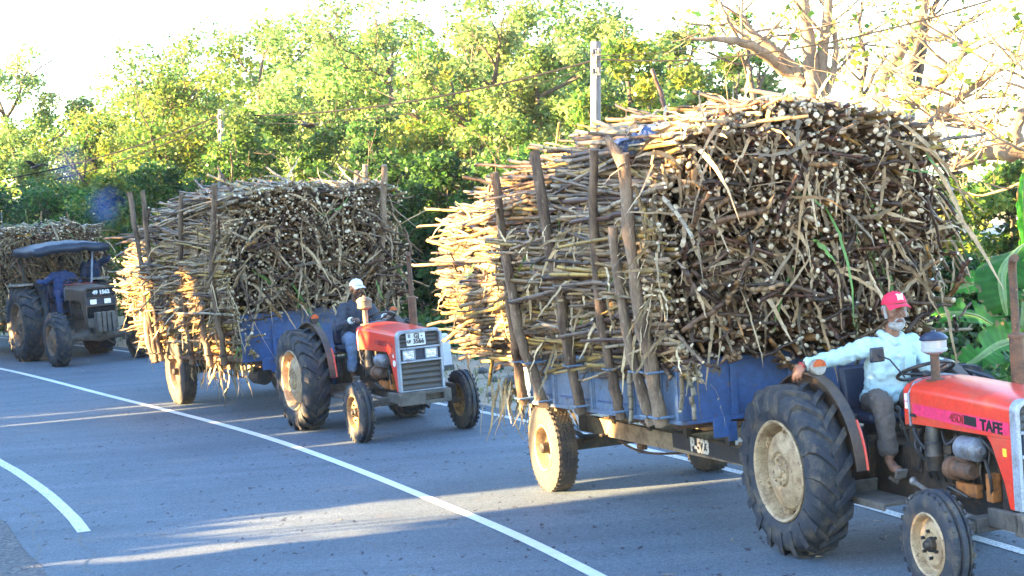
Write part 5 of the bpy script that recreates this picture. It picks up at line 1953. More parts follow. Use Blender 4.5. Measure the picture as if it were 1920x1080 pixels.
def tree(label, base, height, crown_r, pal, n_leaves, seed, group=None, size=.15, low=.18, name='tree', trunk_r=.12, sparse_top=0., bark='bark_dark', hang=.2, cat='tree', dens=1.0):
    rng = np.random.default_rng(seed)
    rg = random.Random(seed)
    t = thing(name, label, cat, (base[0], base[1], 0), 0, group)
    tk = MB()
    tips = []
    lean = Vector((rg.uniform(-.12, .12), rg.uniform(-.08, .08), 1))
    tp = [Vector((0, 0, -.1))]
    rs = [trunk_r * 1.25]
    for k in range(5):
        tp.append(tp[-1] + (lean + Vector((rg.uniform(-.1, .1), rg.uniform(-.1, .1), 0))).normalized() * height * .15)
        rs.append(trunk_r * (1 - .11 * k))
    tk.tube(tp, rs, 10)
    for k in range(7):
        a = rg.uniform(0, 2 * PI)
        q = tp[rg.randint(2, 5)]
        branch(tk, q, (math.cos(a), math.sin(a), rg.uniform(.3, 1.1)), height * rg.uniform(.14, .22), trunk_r * .5, 2, rg, .6, tips, .2, 4)
    branch(tk, tp[-1], (0, 0, 1), height * .12, trunk_r * .5, 2, rg, .5, tips, .3)
    obj('trunk', tk, bark, t, smooth=50)
    nc = int(46 * (crown_r / 2.5) ** 1.2) + 8
    u = rng.normal(0, 1, (nc, 3))
    u /= np.linalg.norm(u, axis=1)[:, None]
    u *= (rng.random(nc) ** .5)[:, None]
    zc, zr = height * (1 + low) / 2, height * (1 - low) / 2
    cen = np.stack([u[:, 0] * crown_r, u[:, 1] * crown_r * .9, zc + u[:, 2] * zr], 1)
    tipa = np.array([tuple(q) for q in tips])
    tipa = tipa[rng.choice(len(tipa), min(len(tipa), nc // 2), replace=False)]
    cen = np.concatenate([cen, tipa])
    rad = rng.uniform(.28, .62, len(cen)) * crown_r / 2.5 + .12
    cnt = np.maximum(4, n_leaves * rad ** 2 / (rad ** 2).sum())
    if sparse_top:
        f = np.clip((cen[:, 2] - height * .45) / (height * .55), 0, 1)
        cnt = cnt * (1 - sparse_top * f)
    V, F, C = leaf_cloud(cen, rad, cnt.astype(int), size, GREENS[pal], rng, .7, hang)
    raw('crown', V, F, 'leaf', C, t)
    return t


def ray_tree(label, px, py, dist, crown_px, pal, n, seed, **kw):
    top = P(px, py, dist)
    return tree(label, (top.x, top.y), top.z, crown_px * dist / CAM_F, pal, n, seed, **kw)


G_TREE = 'leafy trees along the far verge'
G_BUSH = 'bushes along the far verge'
row = [  # pale and yellow leaves stand in for brighter, fading tree tops
    (30, 85, 60, 110, 'pale', 'pale leafy tree above the canopied tractor\'s cane load'),
    (170, 205, 57, 120, 'yellow', 'yellow green tree over the canvas canopy, beside the smoke'),
    (330, 100, 54, 150, 'yellow', 'sunlit tree rising behind the slimmer utility pole'),
    (425, 25, 57, 130, 'pale', 'tall thin tree whose crown tops the slimmer utility pole'),
    (560, 30, 50, 160, 'pale', 'tall tree behind the middle cane load'),
    (690, 5, 48, 160, 'pale', 'tall tree under the overhead cable, behind the white capped driver'),
    (820, 25, 45, 150, 'yellow', 'yellowish tree under the overhead cable between the two nearer loads'),
    (930, 10, 42, 150, 'pale', 'tree rising beside the thicker utility pole over the tallest load\'s rear'),
    (1050, 20, 41, 140, 'pale', 'bright yellow green tree just behind the thicker utility pole'),
    (1190, 10, 38, 130, 'yellow', 'tree over the crest of the tallest load, beyond the thicker pole'),
    (1330, 90, 38, 90, 'yellow', 'sunny tree behind the bare forked trunks on the tallest load\'s crest'),
]
for i, (px, py, d, cw, pal, lab) in enumerate(row):
    ray_tree(lab, px, py, d, cw, pal, 20000, 100 + i, group=G_TREE, size=.115, low=.10, sparse_top=.6, trunk_r=.11)
for i, (px, py, d, cw, lab) in enumerate((
    (300, 70, 66, 150, 'pale tall tree farthest behind the slim pole'), (500, 5, 64, 160, 'pale tall tree between the slim pole and the middle load\'s crest, set far back'),
    (640, -20, 62, 160, 'pale tall tree set far back behind the middle load\'s far corner stakes'), (770, -10, 60, 150, 'pale tall tree set far back over the gap between the nearer loads'),
    (890, -15, 57, 150, 'pale tall tree set far back over the tallest load\'s tail'), (1010, -10, 55, 150, 'pale tall tree set far back beside the thick pole'),
    (1130, 0, 52, 150, 'pale tall tree set far back directly behind the thick pole'), (1260, 20, 50, 140, 'pale tall tree set far back behind the forked trunk'), (200, 170, 68, 110, 'pale low tree set far back over the smoke'), (1400, 60, 50, 110, 'pale thin tree set far back between the bare trunks'))):
    ray_tree(lab, px, py, d, cw, 'pale', 12000, 160 + i, group=G_TREE, size=.15, low=.15, sparse_top=.35, trunk_r=.11)
bush = [
    (20, 330, 50, 120, 'deep', 'dark green bush beside the canopied tractor\'s cane load'), (120, 345, 49, 110, 'mid', 'green bush under the drifting smoke above the canvas canopy'),
    (235, 300, 47, 105, 'yellow', 'yellow flowering bush over the middle load\'s rear stakes'), (330, 285, 46, 100, 'mixed', 'bush at the foot of the slimmer pole'),
    (470, 240, 44, 115, 'mid', 'green bush behind the middle load\'s front corner stake'), (590, 225, 43, 115, 'mid', 'broad green bush behind the middle load\'s crest'),
    (720, 235, 41, 120, 'deep', 'dark bush over the middle tractor\'s exhaust pipe'), (830, 270, 39.5, 110, 'deep', 'shadowy bush in the gap between the two nearer loads'),
    (930, 250, 38, 110, 'mid', 'bush behind the tallest load\'s rear stakes'), (1030, 215, 36, 105, 'mid', 'feathery bush at the foot of the thicker pole'),
    (1140, 230, 34, 100, 'mixed', 'bush behind the sloping crest of the tallest load'), (895, 420, 36, 70, 'deep', 'low dark bush on the verge behind the middle tractor\'s front wheel'),
    (780, 420, 40, 80, 'deep', 'low dark bush behind the middle tractor\'s exhaust pipe'),
    (1800, 320, 31, 100, 'yellow', 'sunlit yellow green bush beyond the tallest load\'s front corner'), (1890, 300, 32, 100, 'mixed', 'bush over the banana plant'),
    (1830, 470, 29, 90, 'deep', 'dark bush behind the banana plant'), (1900, 560, 27.5, 80, 'deep', 'dark bush between the banana plant\'s lower fronds'), (1770, 560, 28.5, 80, 'deep', 'dark bush behind the crimson capped driver\'s shoulder'),
    (1700, 420, 31, 90, 'deep', 'bush hidden behind the tallest load\'s front face'),
]
for i, (px, py, d, cw, pal, lab) in enumerate(bush):
    ray_tree(lab, px, py, d, cw, pal, 10500, 200 + i, group=G_BUSH, size=.11, low=.0, name='bush', trunk_r=.045, bark='bark_dark', cat='bush')
# far wood seen in the gaps
rng = np.random.default_rng(77)
cen, rad = [], []
for i in range(430):
    px = rng.uniform(-120, 1330)
    d = rng.uniform(64, 80) - px * .016
    q = P(px, 470 - rng.random() ** 1.0 * 330 * (1 if px > 250 else .62) + rng.normal(0, 20), d)
    cen.append(tuple(q))
    rad.append(rng.uniform(.6, 1.3))
V, F, C = leaf_cloud(np.array(cen), np.array(rad), np.full(len(cen), 105), .24, GREENS['yellow'], rng, .8, .2)
tag(raw('far_wood', V, F, 'leaf', C), kind='stuff')
# undergrowth along the verge
cen, rad = [], []
for i in range(len(CLP)):
    y = CLP[i][1]
    if 14 < y < 70:
        for k in range(5):
            off = rng.uniform(5.4, 10.5)
            q = CLP[i] + CLN[i] * off
            cen.append((q[0] + rng.normal(0, .3), q[1] + rng.normal(0, .3), rng.uniform(.05, .55)))
            rad.append(rng.uniform(.25, .6))
V, F, C = leaf_cloud(np.array(cen), np.array(rad), np.full(len(cen), 75), .14, GREENS['deep'], rng, .8, -.4)
tag(raw('undergrowth', V, F, 'leaf', C), kind='stuff')
gn = 2600
ii = rng.choice(np.where((CLP[:, 1] > 12) & (CLP[:, 1] < 60))[0], gn)
off = 3.75 + rng.gamma(2.0, .5, gn)
gp = CLP[ii] + CLN[ii] * off[:, None] + rng.normal(0, .4, (gn, 2))
V, F, C = ribbon_mesh(np.concatenate([gp, np.zeros((gn, 1))], 1), np.stack([rng.normal(0, .5, gn), rng.normal(0, .5, gn), np.ones(gn)], 1), rng.uniform(.06, .22, gn), rng.uniform(.004, .009, gn), rng.uniform(0, .5, gn), np.array([(.10, .14, .04)]) * rng.uniform(.5, 1.6, (gn, 1)) + np.array([(.09, .05, .0)]) * rng.random((gn, 1)), rng, 3)
tag(raw('verge_grass', V, F, 'leaf', C), kind='stuff')

# bare limbed trees on the far side, at the right
def bare_tree(label, paths, seed, bark='bark', twigs=22, group='bare trees with pale bark', leaves=0, tw_len=1.1):
    """paths: limbs as lists of (photo x, photo y, distance, radius)"""
    rg = random.Random(seed)
    b0 = P(*paths[0][0][:3])
    t = thing('bare_tree', label, 'tree', (b0.x, b0.y, 0), 0, group)
    o0 = Vector((b0.x, b0.y, 0))
    tk, tips = MB(), []
    tw = tk
    for path in paths:
        pts = [P(*q[:3]) - o0 for q in path]
        if path is paths[0]:
            pts = [Vector((pts[0].x, pts[0].y, -.1))] + pts
            rs = [path[0][3] * 1.25] + [q[3] for q in path]
        else:
            rs = [q[3] for q in path]
        fine = catmull([tuple(q) for q in pts], 5)
        fr_ = np.interp(np.linspace(0, len(rs) - 1, len(fine)), range(len(rs)), rs)
        fine = fine + np.random.default_rng(seed).normal(0, .012, fine.shape)
        tk.tube([Vector(q) for q in fine], [float(a) for a in fr_], 10)
        for k in range(max(2, twigs * len(path) // 14)):
            j = rg.randint(len(fine) // 3, len(fine) - 1)
            a = rg.uniform(0, 2 * PI)
            branch(tw, Vector(fine[j]), (math.cos(a), math.sin(a) * .6, rg.uniform(-.1, .9)), rg.uniform(.5, 1.2) * tw_len, min(.028, fr_[j] * .55), 2, rg, .7, tips, .05, 5, .005)
    obj('trunk', tk, bark, t, smooth=60)
    if leaves:
        rngl = np.random.default_rng(seed)
        ta = np.array([tuple(q) for q in tips])
        ta = ta[rngl.choice(len(ta), min(len(ta), 70), replace=False)]
        V, F, C = leaf_cloud(ta, np.full(len(ta), .26), np.full(len(ta), max(1, leaves // len(ta))), .13, GREENS['yellow'], rngl)
        raw('crown', V, F, 'leaf', C, t)
    return t


bare_tree('pale forked trunk rising straight from the crest of the tallest load', [
    [(1520, 520, 31, .17), (1522, 200, 31, .15), (1518, 100, 31, .13), (1505, 10, 31, .11), (1500, -90, 31, .08)],
    [(1538, 190, 31, .10), (1545, 90, 31, .09), (1556, -20, 31, .07)],
    [(1508, 158, 31, .10), (1470, 130, 31, .10), (1425, 95, 30.6, .09), (1370, 75, 30.2, .06), (1295, 72, 30, .015)],
    [(1500, 140, 31, .09), (1455, 95, 31, .085), (1410, 60, 31, .06), (1380, 10, 31, .02)],
    [(1552, 175, 31, .06), (1568, 110, 31, .05), (1562, 40, 31, .04)]], 31, leaves=260)
bare_tree('slim dark trunk between the thick utility pole and the forked pale trunk', [
    [(1412, 480, 34, .07), (1410, 185, 34, .06), (1402, 110, 34, .05), (1407, 60, 34, .04)]], 32, bark='bark_dark', leaves=300)
bare_tree('pale trunk bending up and over above the tallest load\'s front corner', [
    [(1652, 500, 29, .12), (1650, 215, 29, .11), (1655, 150, 29, .11), (1690, 95, 29, .10), (1722, 40, 29, .09), (1740, -40, 29, .06)],
    [(1660, 225, 29, .10), (1700, 190, 28.6, .10), (1745, 160, 28.2, .09), (1785, 128, 28, .075), (1810, 85, 28, .05)],
    [(1712, 60, 29, .05), (1760, 75, 29, .04), (1800, 50, 29, .03), (1850, 20, 29, .02)]], 33, twigs=26, leaves=160)
bare_tree('dark straight trunk behind the bending pale trunk', [
    [(1700, 500, 33, .13), (1703, 190, 33, .115), (1712, 120, 33, .10), (1725, 50, 33, .09), (1745, -40, 33, .06)],
    [(1718, 190, 33, .06), (1730, 110, 33, .055), (1738, 50, 33, .05), (1770, -20, 33, .04)]], 34, bark='bark_dark', twigs=14, leaves=160)
bare_tree('pale limbed tree whose boughs sprawl over the banana plant', [
    [(1990, 520, 26, .18), (1960, 330, 26, .16), (1925, 285, 26, .13), (1870, 285, 26, .12), (1815, 300, 26, .09), (1785, 315, 25.8, .05)],
    [(1925, 285, 26, .11), (1900, 250, 26, .10), (1925, 205, 26, .09), (1965, 140, 26, .07)],
    [(1900, 300, 26, .07), (1850, 240, 26.4, .045), (1770, 225, 26.8, .04), (1700, 232, 27, .03)],
    [(1795, 310, 26, .06), (1740, 240, 26.5, .06), (1790, 195, 27, .055), (1850, 145, 27, .05), (1925, 100, 27, .04)]], 35, twigs=40, leaves=500, tw_len=.9)
bare_tree('slender twiggy tree above the tallest load\'s front face', [
    [(1612, 480, 35, .07), (1610, 200, 35, .055), (1625, 120, 35, .045), (1612, 60, 35, .035), (1618, 0, 35, .025)],
    [(1620, 180, 35, .035), (1645, 130, 35, .03), (1668, 100, 35, .02)]], 36, bark='bark_dark', leaves=300)


# banana plant
def banana_leaf(mid, width, tilt, seed, parent, shade=1.0, fold=.25):
    """mid: midrib points; a broad blade with ribs, split edges and a wave"""
    rng = np.random.default_rng(seed)
    c = catmull([tuple(q) for q in mid], 8)
    n = len(c)
    T = np.gradient(c, axis=0)
    T /= np.linalg.norm(T, axis=1)[:, None]
    sref = np.array(tilt, float)
    S_ = sref[None] - T * (T @ sref)[:, None]
    S_ /= np.linalg.norm(S_, axis=1)[:, None]
    N_ = np.cross(T, S_)
    t = np.linspace(0, 1, n)
    w = width * np.clip(np.sin(np.pi * np.clip(t * .93 + .05, 0, 1)), 0, 1) ** .55
    m = 6
    V = []
    for i in range(n):
        for j in range(-m, m + 1):
            f = j / m
            wave = .020 * math.sin(i * 1.1 + j * .4) * abs(f) + .012 * rng.normal() * abs(f)
            lag = -.10 * abs(f) ** 1.6
            V.append(c[i] + S_[i] * (f * w[i] * (1 + (.06 * rng.normal() if abs(j) == m else 0))) + N_[i] * (-fold * abs(f) ** 1.5 * w[i] + wave) + T[i] * (-lag * w[i]))
    F = []
    k = 2 * m + 1
    for i in range(n - 1):
        for j in range(2 * m):
            F.append((i * k + j, i * k + j + 1, (i + 1) * k + j + 1, (i + 1) * k + j))
    slit = {(i, sd) for i in range(3, n - 3) for sd in (0, 1) if rng.random() < .16}
    dep_ = {q: rng.uniform(.25, .8) for q in slit}
    keep = np.array([not ((i, int(j >= m)) in slit and abs(j + .5 - m) / m > dep_[(i, int(j >= m))]) for i in range(n - 1) for j in range(2 * m)])
    F = np.array(F)
    C = np.tile(np.array([(.034, .150, .013)]), (len(F), 1)) * shade
    jj = np.tile(np.arange(2 * m), n - 1)
    ii_ = np.repeat(np.arange(n - 1), 2 * m)
    C *= np.where(ii_ % 2 == 0, .88, 1.06)[:, None]
    C[(jj == m - 1) | (jj == m)] = np.array([(.20, .27, .09)])
    edge_ = (jj == 0) | (jj == 2 * m - 1)
    C[edge_ & (rng.random(len(F)) < .3)] = np.array([(.17, .12, .05)])
    o = raw('frond', np.array(V), F[keep], 'banana', C[keep], parent, smooth=True)
    rb = MB()
    rb.tube([Vector(q) for q in c], [float(a) for a in np.linspace(.022, .006, n)], 6)
    obj('midrib', rb, attr_green, o)
    return o


attr_green = worn('banana_rib', (.16, .24, .07), (.12, .17, .05), .3, 5, .5, bumps=0)
bb = P(1925, 720, 22.6)
bp = thing('banana_plant', 'banana plant with broad green fronds beside the red bonnet', 'banana plant', (bb.x, bb.y, 0), 0)
bo_ = Vector((bb.x, bb.y, 0))
st_ = MB()
st_.tube([Vector((0, 0, -.05)), Vector((.03, 0, .6)), P(1935, 520, 22.6) - bo_, P(1930, 430, 22.6) - bo_], [.13, .12, .09, .05], 14)
obj('stem', st_, attr_green, bp, smooth=60)
for k, (mid, w, tl, sh) in enumerate([
    ([(1925, 500, 22.6), (1922, 430, 22.5), (1920, 370, 22.4), (1921, 325, 22.4)], .11, (1, .15, 0), 1.5),
    ([(1930, 455, 22.4), (1905, 470, 22.1), (1880, 510, 21.8), (1882, 560, 21.6), (1888, 592, 21.6)], .30, (.94, .25, .3), .62),
    ([(1925, 505, 22.9), (1880, 512, 23.1), (1835, 528, 23.3), (1785, 545, 23.4)], .19, (.1, .55, .8), 1.1),
    ([(1930, 640, 22.7), (1880, 620, 22.4), (1830, 592, 22.1), (1780, 588, 21.9), (1735, 604, 21.8)], .19, (.12, .75, .62), 1.0),
    ([(1930, 662, 22.3), (1905, 640, 22.0), (1870, 648, 21.7), (1830, 675, 21.4), (1785, 700, 21.3)], .24, (.35, .7, .55), .95),
    ([(1930, 640, 22.6), (1900, 632, 22.7), (1870, 628, 22.8), (1850, 640, 22.8)], .20, (.2, .3, .9), .9),
    ([(1935, 690, 22.4), (1900, 690, 22.2), (1860, 710, 22.0), (1820, 735, 21.9)], .16, (.3, .6, .6), .7),
    ([(1940, 480, 22.9), (1975, 420, 23), (2010, 410, 23), (2050, 450, 23)], .25, (.3, .9, .3), 1.),
    ([(1940, 600, 22.5), (1990, 560, 22.2), (2040, 570, 22), (2080, 620, 22)], .25, (.3, .9, .3), 1.)]):
    banana_leaf([P(*q) - bo_ for q in mid], w, tl, 400 + k, bp, sh)
# thorny cut stick pointing out beside the driver
sk = MB()
a_, b_ = P(1735, 624, 21.0), P(1822, 617, 21.4)
sk.tube([a_, a_.lerp(b_, .5) + Vector((0, 0, .01)), b_], [.022, .02, .014], 8)
sk.tube([a_.lerp(b_, .9), a_.lerp(b_, .98) + Vector((.02, 0, .06))], [.01, .006], 6)
sk.tube([a_ - Vector((.02, 0, a_.z)), a_ - Vector((.0, 0, .5)), a_], [.03, .028, .022], 8)
tag(obj('bent_branch', sk, 'bark'), 'bent bare branch sticking out beside the crimson capped driver\'s shoulder', 'branch')

# ------------------------------------------------------------------ poles, cables, birds, roadside
def pole(label, px, top_y, bot_y, dist, r):
    b_, t_ = P(px, bot_y, dist), P(px, top_y, dist)
    o = thing('utility_pole', label, 'utility pole', (b_.x, b_.y, 0), 0)
    d = t_ - b_
    base = b_ - d * (b_.z / d.z)
    o0 = Vector((b_.x, b_.y, 0))
    mb = MB()
    mb.tube([base - o0 - Vector((0, 0, .1)), (base + t_) / 2 - o0, t_ - o0], [r * 1.25, r * 1.1, r], 8)
    obj('shaft', mb, 'pole', o, smooth=20)
    mb = MB()
    mb.tube([t_ - o0 - d.normalized() * .62 + Vector((0, -r, 0)), t_ - o0 - d.normalized() * .16 + Vector((0, -r, 0))], .022, 6)
    for k, f in enumerate((.035, .085)):
        q = t_ - d.normalized() * (6.5 * f) - o0
        mb.box(q + Vector((0, -r, 0)), (.15, .04, .04))
        for s in (-1, 1):
            mb.lathe([(0, .001), (0, .028), (.03, .036), (.05, .026), (.085, .03), (.09, .001)], q + Vector((s * .055, -r, .018)), 'z', 10)
    obj('cross_arm', mb, 'steel', o)
    return t_, d.normalized()


pt1, pd1 = pole('slim weathered utility pole behind the middle cane load', 415, 205, 400, 44, .075)
pt2, pd2 = pole('thick pale utility pole behind the tallest load\'s sloping crest', 1117, 78, 330, 32, .085)


def cable(label, a, b, sag, r, via=None):
    a, b = Vector(a), Vector(b)
    mb = MB()
    pts = [a.lerp(b, k / 24) - Vector((0, 0, sag * 4 * (k / 24) * (1 - k / 24))) for k in range(25)]
    mb.tube(pts, r, 6)
    tag(obj('overhead_cable', mb, 'wire', smooth=60), label, 'cable', 'overhead cables')


cable('thick overhead cable slung between the two utility poles', P(1117, 112, 32), P(416, 216, 44), .28, .020)
cable('thin overhead wire just under the thick cable between the poles', P(1117, 122, 32), P(418, 224, 44), .42, .008)
cable('thick overhead cable running on past the bare trunks', P(1117, 110, 32), P(1990, -45, 22), .35, .013)
cable('thin overhead wire running on past the bare trunks', P(1117, 104, 32), P(1990, -90, 22), .3, .008)
cable('upper overhead cable dropping from the slim pole past the smoke', P(414, 216, 44), P(-120, 352, 56), .3, .018)
cable('lower overhead cable dropping from the slim pole past the smoke', P(414, 224, 44), P(-120, 362, 56), .45, .014)


def bird(label, px, py, dist, wing, seed):
    mb = MB()
    mb.tube([(-.20, 0, -.02), (-.08, 0, 0), (.04, 0, .01), (.14, 0, .03), (.19, 0, .03)], [.012, .05, .062, .038, .012], 10)
    o = obj('bird', mb, 'bird', smooth=60)
    o.location = P(px, py, dist)
    o.rotation_euler = (.2, .25, .5 + seed)
    tag(o, label, 'bird')
    for s in (-1, 1):
        w = MB()
        w.add([(.08, s * .03, .03), (-.07, s * .03, .02), (.06, s * .22, .03 + wing), (-.10, s * .20, .02 + wing * .9), (-.02, s * .40, .03 + wing * .6), (-.10, s * .38, .02 + wing * .6)], [(0, 1, 3, 2), (2, 3, 5, 4)])
        wo_ = obj('wing', w, 'bird', o)
        m_ = wo_.modifiers.new('solid', 'SOLIDIFY')
        m_.thickness = .012
    w = MB()
    w.add([(-.18, -.02, -.01), (-.18, .02, -.01), (-.34, .06, -.03), (-.34, -.06, -.03)], [(0, 1, 2, 3)])
    wo_ = obj('tail', w, 'bird', o)
    m_ = wo_.modifiers.new('solid', 'SOLIDIFY')
    m_.thickness = .01


bird('black bird below the cable between the utility poles', 578, 236, 41, .06, .3)
bird('black bird beside the cables near the smoke', 66, 313, 52, .10, 2.0)

# white marker beside the verge, behind the middle tractor's far front wheel
mp = P(838, 705, 32.0)
mk = thing('marker_post', 'white roadside marker post behind the middle tractor\'s far front wheel', 'marker post', (mp.x, mp.y, 0), .4)
mb = MB()
mb.box((0, 0, .28), (.19, .12, .58), taper=.92)
mb.ball((0, 0, .57), (.088, .055, .06), 14, 8)
obj('post', mb, 'white', mk, bevel=.012)
mb = MB()
mb.box((0, 0, .04), (.24, .17, .10))
obj('footing', mb, 'pole', mk, bevel=.01)
# stones on the verge
rs_ = random.Random(9)
for k, (px, py, d, r) in enumerate(((958, 702, 29, .13), (930, 712, 29.5, .08), (905, 700, 31, .09), (918, 735, 27.5, .06))):
    q = P(px, py, d)
    mb = MB()
    mb.ball((0, 0, 0), (r, r * .8, r * .65), 10, 7)
    mb.v = [(x * rs_.uniform(.85, 1.15), y * rs_.uniform(.85, 1.15), z * rs_.uniform(.85, 1.15)) for x, y, z in mb.v]
    so = obj('verge_stone', mb, 'pole', smooth=40)
    so.location = (q.x, q.y, r * .4)
    tag(so, ('largest pale stone on the verge beside the tallest load\'s tail', 'pale stone on the verge close to the largest one', 'pale stone set back on the verge, closest to the low bush', 'smallest pale stone on the verge, close to the edge line')[k], 'stone')
# cloth caught on the first forked stake
cb = MB()
rgc = random.Random(3)
fk = Wp(TRAILER1, (3.30, -1.27, 3.28))
nn = 9
vs = []
for i in range(nn):
    for j in range(6):
        u, w_ = i / (nn - 1), j / 5
        vs.append((-.06 + .36 * u + rgc.uniform(-.02, .02), -.05 + .14 * w_ + .03 * math.sin(u * 9) + rgc.uniform(-.02, .02), .0 + .12 * u + .07 * math.sin(u * 5 + w_ * 4) + rgc.uniform(-.02, .02)))
cb.add(vs, [(i * 6 + j, i * 6 + j + 1, (i + 1) * 6 + j + 1, (i + 1) * 6 + j) for i in range(nn - 1) for j in range(5)])
co = obj('knotted_cloth', cb, 'cloth_blue', smooth=80)
co.location = fk
co.rotation_euler = (0, 0, .1)
m_ = co.modifiers.new('solid', 'SOLIDIFY')
m_.thickness = .02
tag(co, 'blue checked cloth knotted at the top of the forked stake', 'cloth')
# scraps of cane and leaf fallen on the tarmac
rng = np.random.default_rng(44)
n = 90
ii = rng.choice(np.where((CLP[:, 1] > 13) & (CLP[:, 1] < 45))[0], n)
off = rng.choice([2.9, 1.6, .4, -1.2, -2.9], n, p=[.4, .25, .15, .1, .1]) + rng.normal(0, .45, n)
gp = CLP[ii] + CLN[ii] * off[:, None] + rng.normal(0, .3, (n, 2))
V, F, C = ribbon_mesh(np.concatenate([gp, np.full((n, 1), .022)], 1), np.stack([rng.normal(0, 1, n), rng.normal(0, 1, n), np.zeros(n)], 1), rng.uniform(.04, .26, n), rng.uniform(.005, .014, n), np.zeros(n), np.array([(.30, .22, .12)]) * rng.uniform(.3, 1.2, (n, 1)), rng, 4)
V[:, 2] = .016 + .01 * rng.random(len(V))
tag(raw('cane_scraps', V, F, 'cane', C), 'scraps of dry cane leaf scattered on the tarmac', 'cane leaves', None, 'stuff')
# trailing leaves below the beds
rng = np.random.default_rng(15)
for pose, spots, lab in ((TRAILER1, [(-.75, -.95, 1.05, 40, .5), (-.6, -.7, .95, 30, .55)], 'hanging tuft of cane leaves below the tallest load\'s tail'),
                         (TRAILER2, [(2.3, -.95, .76, 18, .42), (2.8, -.9, .72, 12, .45), (1.3, -.9, .72, 12, .4)], 'shreds of cane leaves hanging under the deep blue front board')):
    bs, ds, ls, ws, cs = [], [], [], [], []
    for x, y, z, n, L in spots:
        for k in range(n):
            bs.append((x + rng.normal(0, .12), y + rng.normal(0, .10), z + rng.normal(0, .05)))
            ds.append((rng.normal(0, .25), rng.normal(0, .25), -1))
            ls.append(L * rng.uniform(.35, 1.25))
            ws.append(rng.uniform(.005, .014))
            cs.append(np.array((.42, .31, .16)) * rng.uniform(.35, 1.3))
    n = len(bs)
    V, F, C = ribbon_mesh(np.array(bs), np.array(ds), np.array(ls), np.array(ws), np.zeros(n), np.array(cs), rng)
    o = raw('leaf_trash', V, F, 'cane', C)
    o.location = (pose[0], pose[1], 0)
    o.rotation_euler = (0, 0, pose[2])
    tag(o, lab, 'cane leaves', None, 'stuff')

# ------------------------------------------------------------------ trees on the near side of the road (outside the photo): they shade the road
SH_ = Vector((math.cos(SUN_AZ), math.sin(SUN_AZ), 0))
SU_ = Vector((-math.sin(SUN_AZ), math.cos(SUN_AZ), 0))
TE = math.tan(SUN_EL)


def uv(p):
    p = Vector(p)
    return p.dot(SU_), p.z + p.dot(SH_) * TE


GAPS = []      # (u, v, half u, half v) openings between the crowns where the low sun comes through


def gap(p, du, dv):
    u, v_ = uv(p)
    GAPS.append((u, v_, du, dv))


gap(Wp(TRAILER1, (.02, -.95, .15)), .40, .70)
gap(Wp(TRAILER1, (.30, -.20, .05)), .36, .62)
gap(Wp(TRAILER1, (.10, .72, .30)), .30, .30)
gap((-1.2, 17.9, 0), .32, .35)
gap((-2.6, 16.9, 0), .22, .28)
gap(Wp(TRAILER1, (-1.75, -1.1, 2.1)), .75, .85)
gap(Wp(TRAILER1, (-.7, -1.3, 2.75)), .5, .35)
gap(Wp(TRAILER1, (-.2, -1.3, 1.9)), .16, .6)
gap(Wp(TRAILER2, (-1.2, -1.2, 1.7)), .55, .85)
gap(Wp(TRAILER2, (-.2, -1.2, 1.2)), .16, .7)
gap(Wp(TRAILER2, (.9, -1.2, 1.1)), .10, .5)
gap(Wp(TRAILER2, (1.9, -1.2, 1.3)), .20, .75)
gap(Wp(TRAILER2, (-.25, -.95, .5)), .10, .5)
gap(Wp(TRAILER2, (.2, -.95, .5)), .10, .5)
gap(Wp(TRAILER2, (2.5, -1.1, .8)), .14, .35)
gap(Wp(TRACTOR2, (1.14, -.3, 1.24)), .10, .22)
gap(Wp(TRACTOR2, (-.3, -.9, .6)), .035, .4)
gap(Wp(TRACTOR2, (1.95, -.75, .35)), .05, .25)
gap(Wp(TRACTOR2, (1.12, -.2, 1.62)), .10, .10)
gap(Wp(TRAILER3, (2.0, -1.2, 1.2)), .25, .5)
gap(Wp(TRACTOR3, (-.5, -.9, .5)), .05, .3)
for (x, y, du, dv) in ((-7.0, 28.4, .10, .5), (-7.2, 29.6, .05, .45), (-3.2, 26.9, .04, .22), (-2.2, 25.0, .045, .20), (-1.7, 23.6, .04, .20)):
    gap((x, y, 0), du, dv)

NEAR = 'trees on the near side of the road'
rng = np.random.default_rng(50)
for k in range(11):
    u0 = 9.0 + 5.0 * k
    s0 = -13.5 + (1.6 if k % 2 else -1.2)
    base = SH_ * s0 + SU_ * u0
    t = thing('near_tree', 'dense tree shading the road from its near side', 'tree', tuple(base), 0, NEAR)
    rg = random.Random(600 + k)
    tk = MB()
    H_ = 6.8 + rg.uniform(-.4, .5)
    tk.tube([(0, 0, -.1), (.1, .1, 2), (0, -.1, 4.2), (.1, 0, H_ * .9)], [.24, .2, .15, .05], 10)
    for j in range(9):
        a = rg.uniform(0, 2 * PI)
        branch(tk, (.05, 0, rg.uniform(.9, 4.6)), (math.cos(a), math.sin(a), .5), 2.0, .07, 1, rg)
    obj('trunk', tk, 'bark_dark', t, smooth=50)
    n = 24000
    uu = rng.uniform(-2.9, 2.9, n)
    zz = rng.random(n) * (H_ + .5)
    ss = rng.normal(0, .9, n)
    vv = zz + (s0 + ss) * TE
    ok = vv < 3.95 + .35 * np.sin((uu + u0) * 1.7) + .3 * rng.normal(0, 1, n)
    for gu, gv, du, dv in GAPS:
        ok &= ~((np.abs(uu + u0 - gu) < du + .13) & (np.abs(vv - gv) < dv + .13))
    uu, zz, ss = uu[ok], zz[ok], ss[ok]
    cen = np.stack([ss * SH_.x + uu * SU_.x, ss * SH_.y + uu * SU_.y, zz], 1)
    V, F, C = leaf_cloud(cen, np.full(len(cen), .02), np.full(len(cen), 1), .26, GREENS['mid'], rng)
    raw('crown', V, F, 'leaf', C, t)

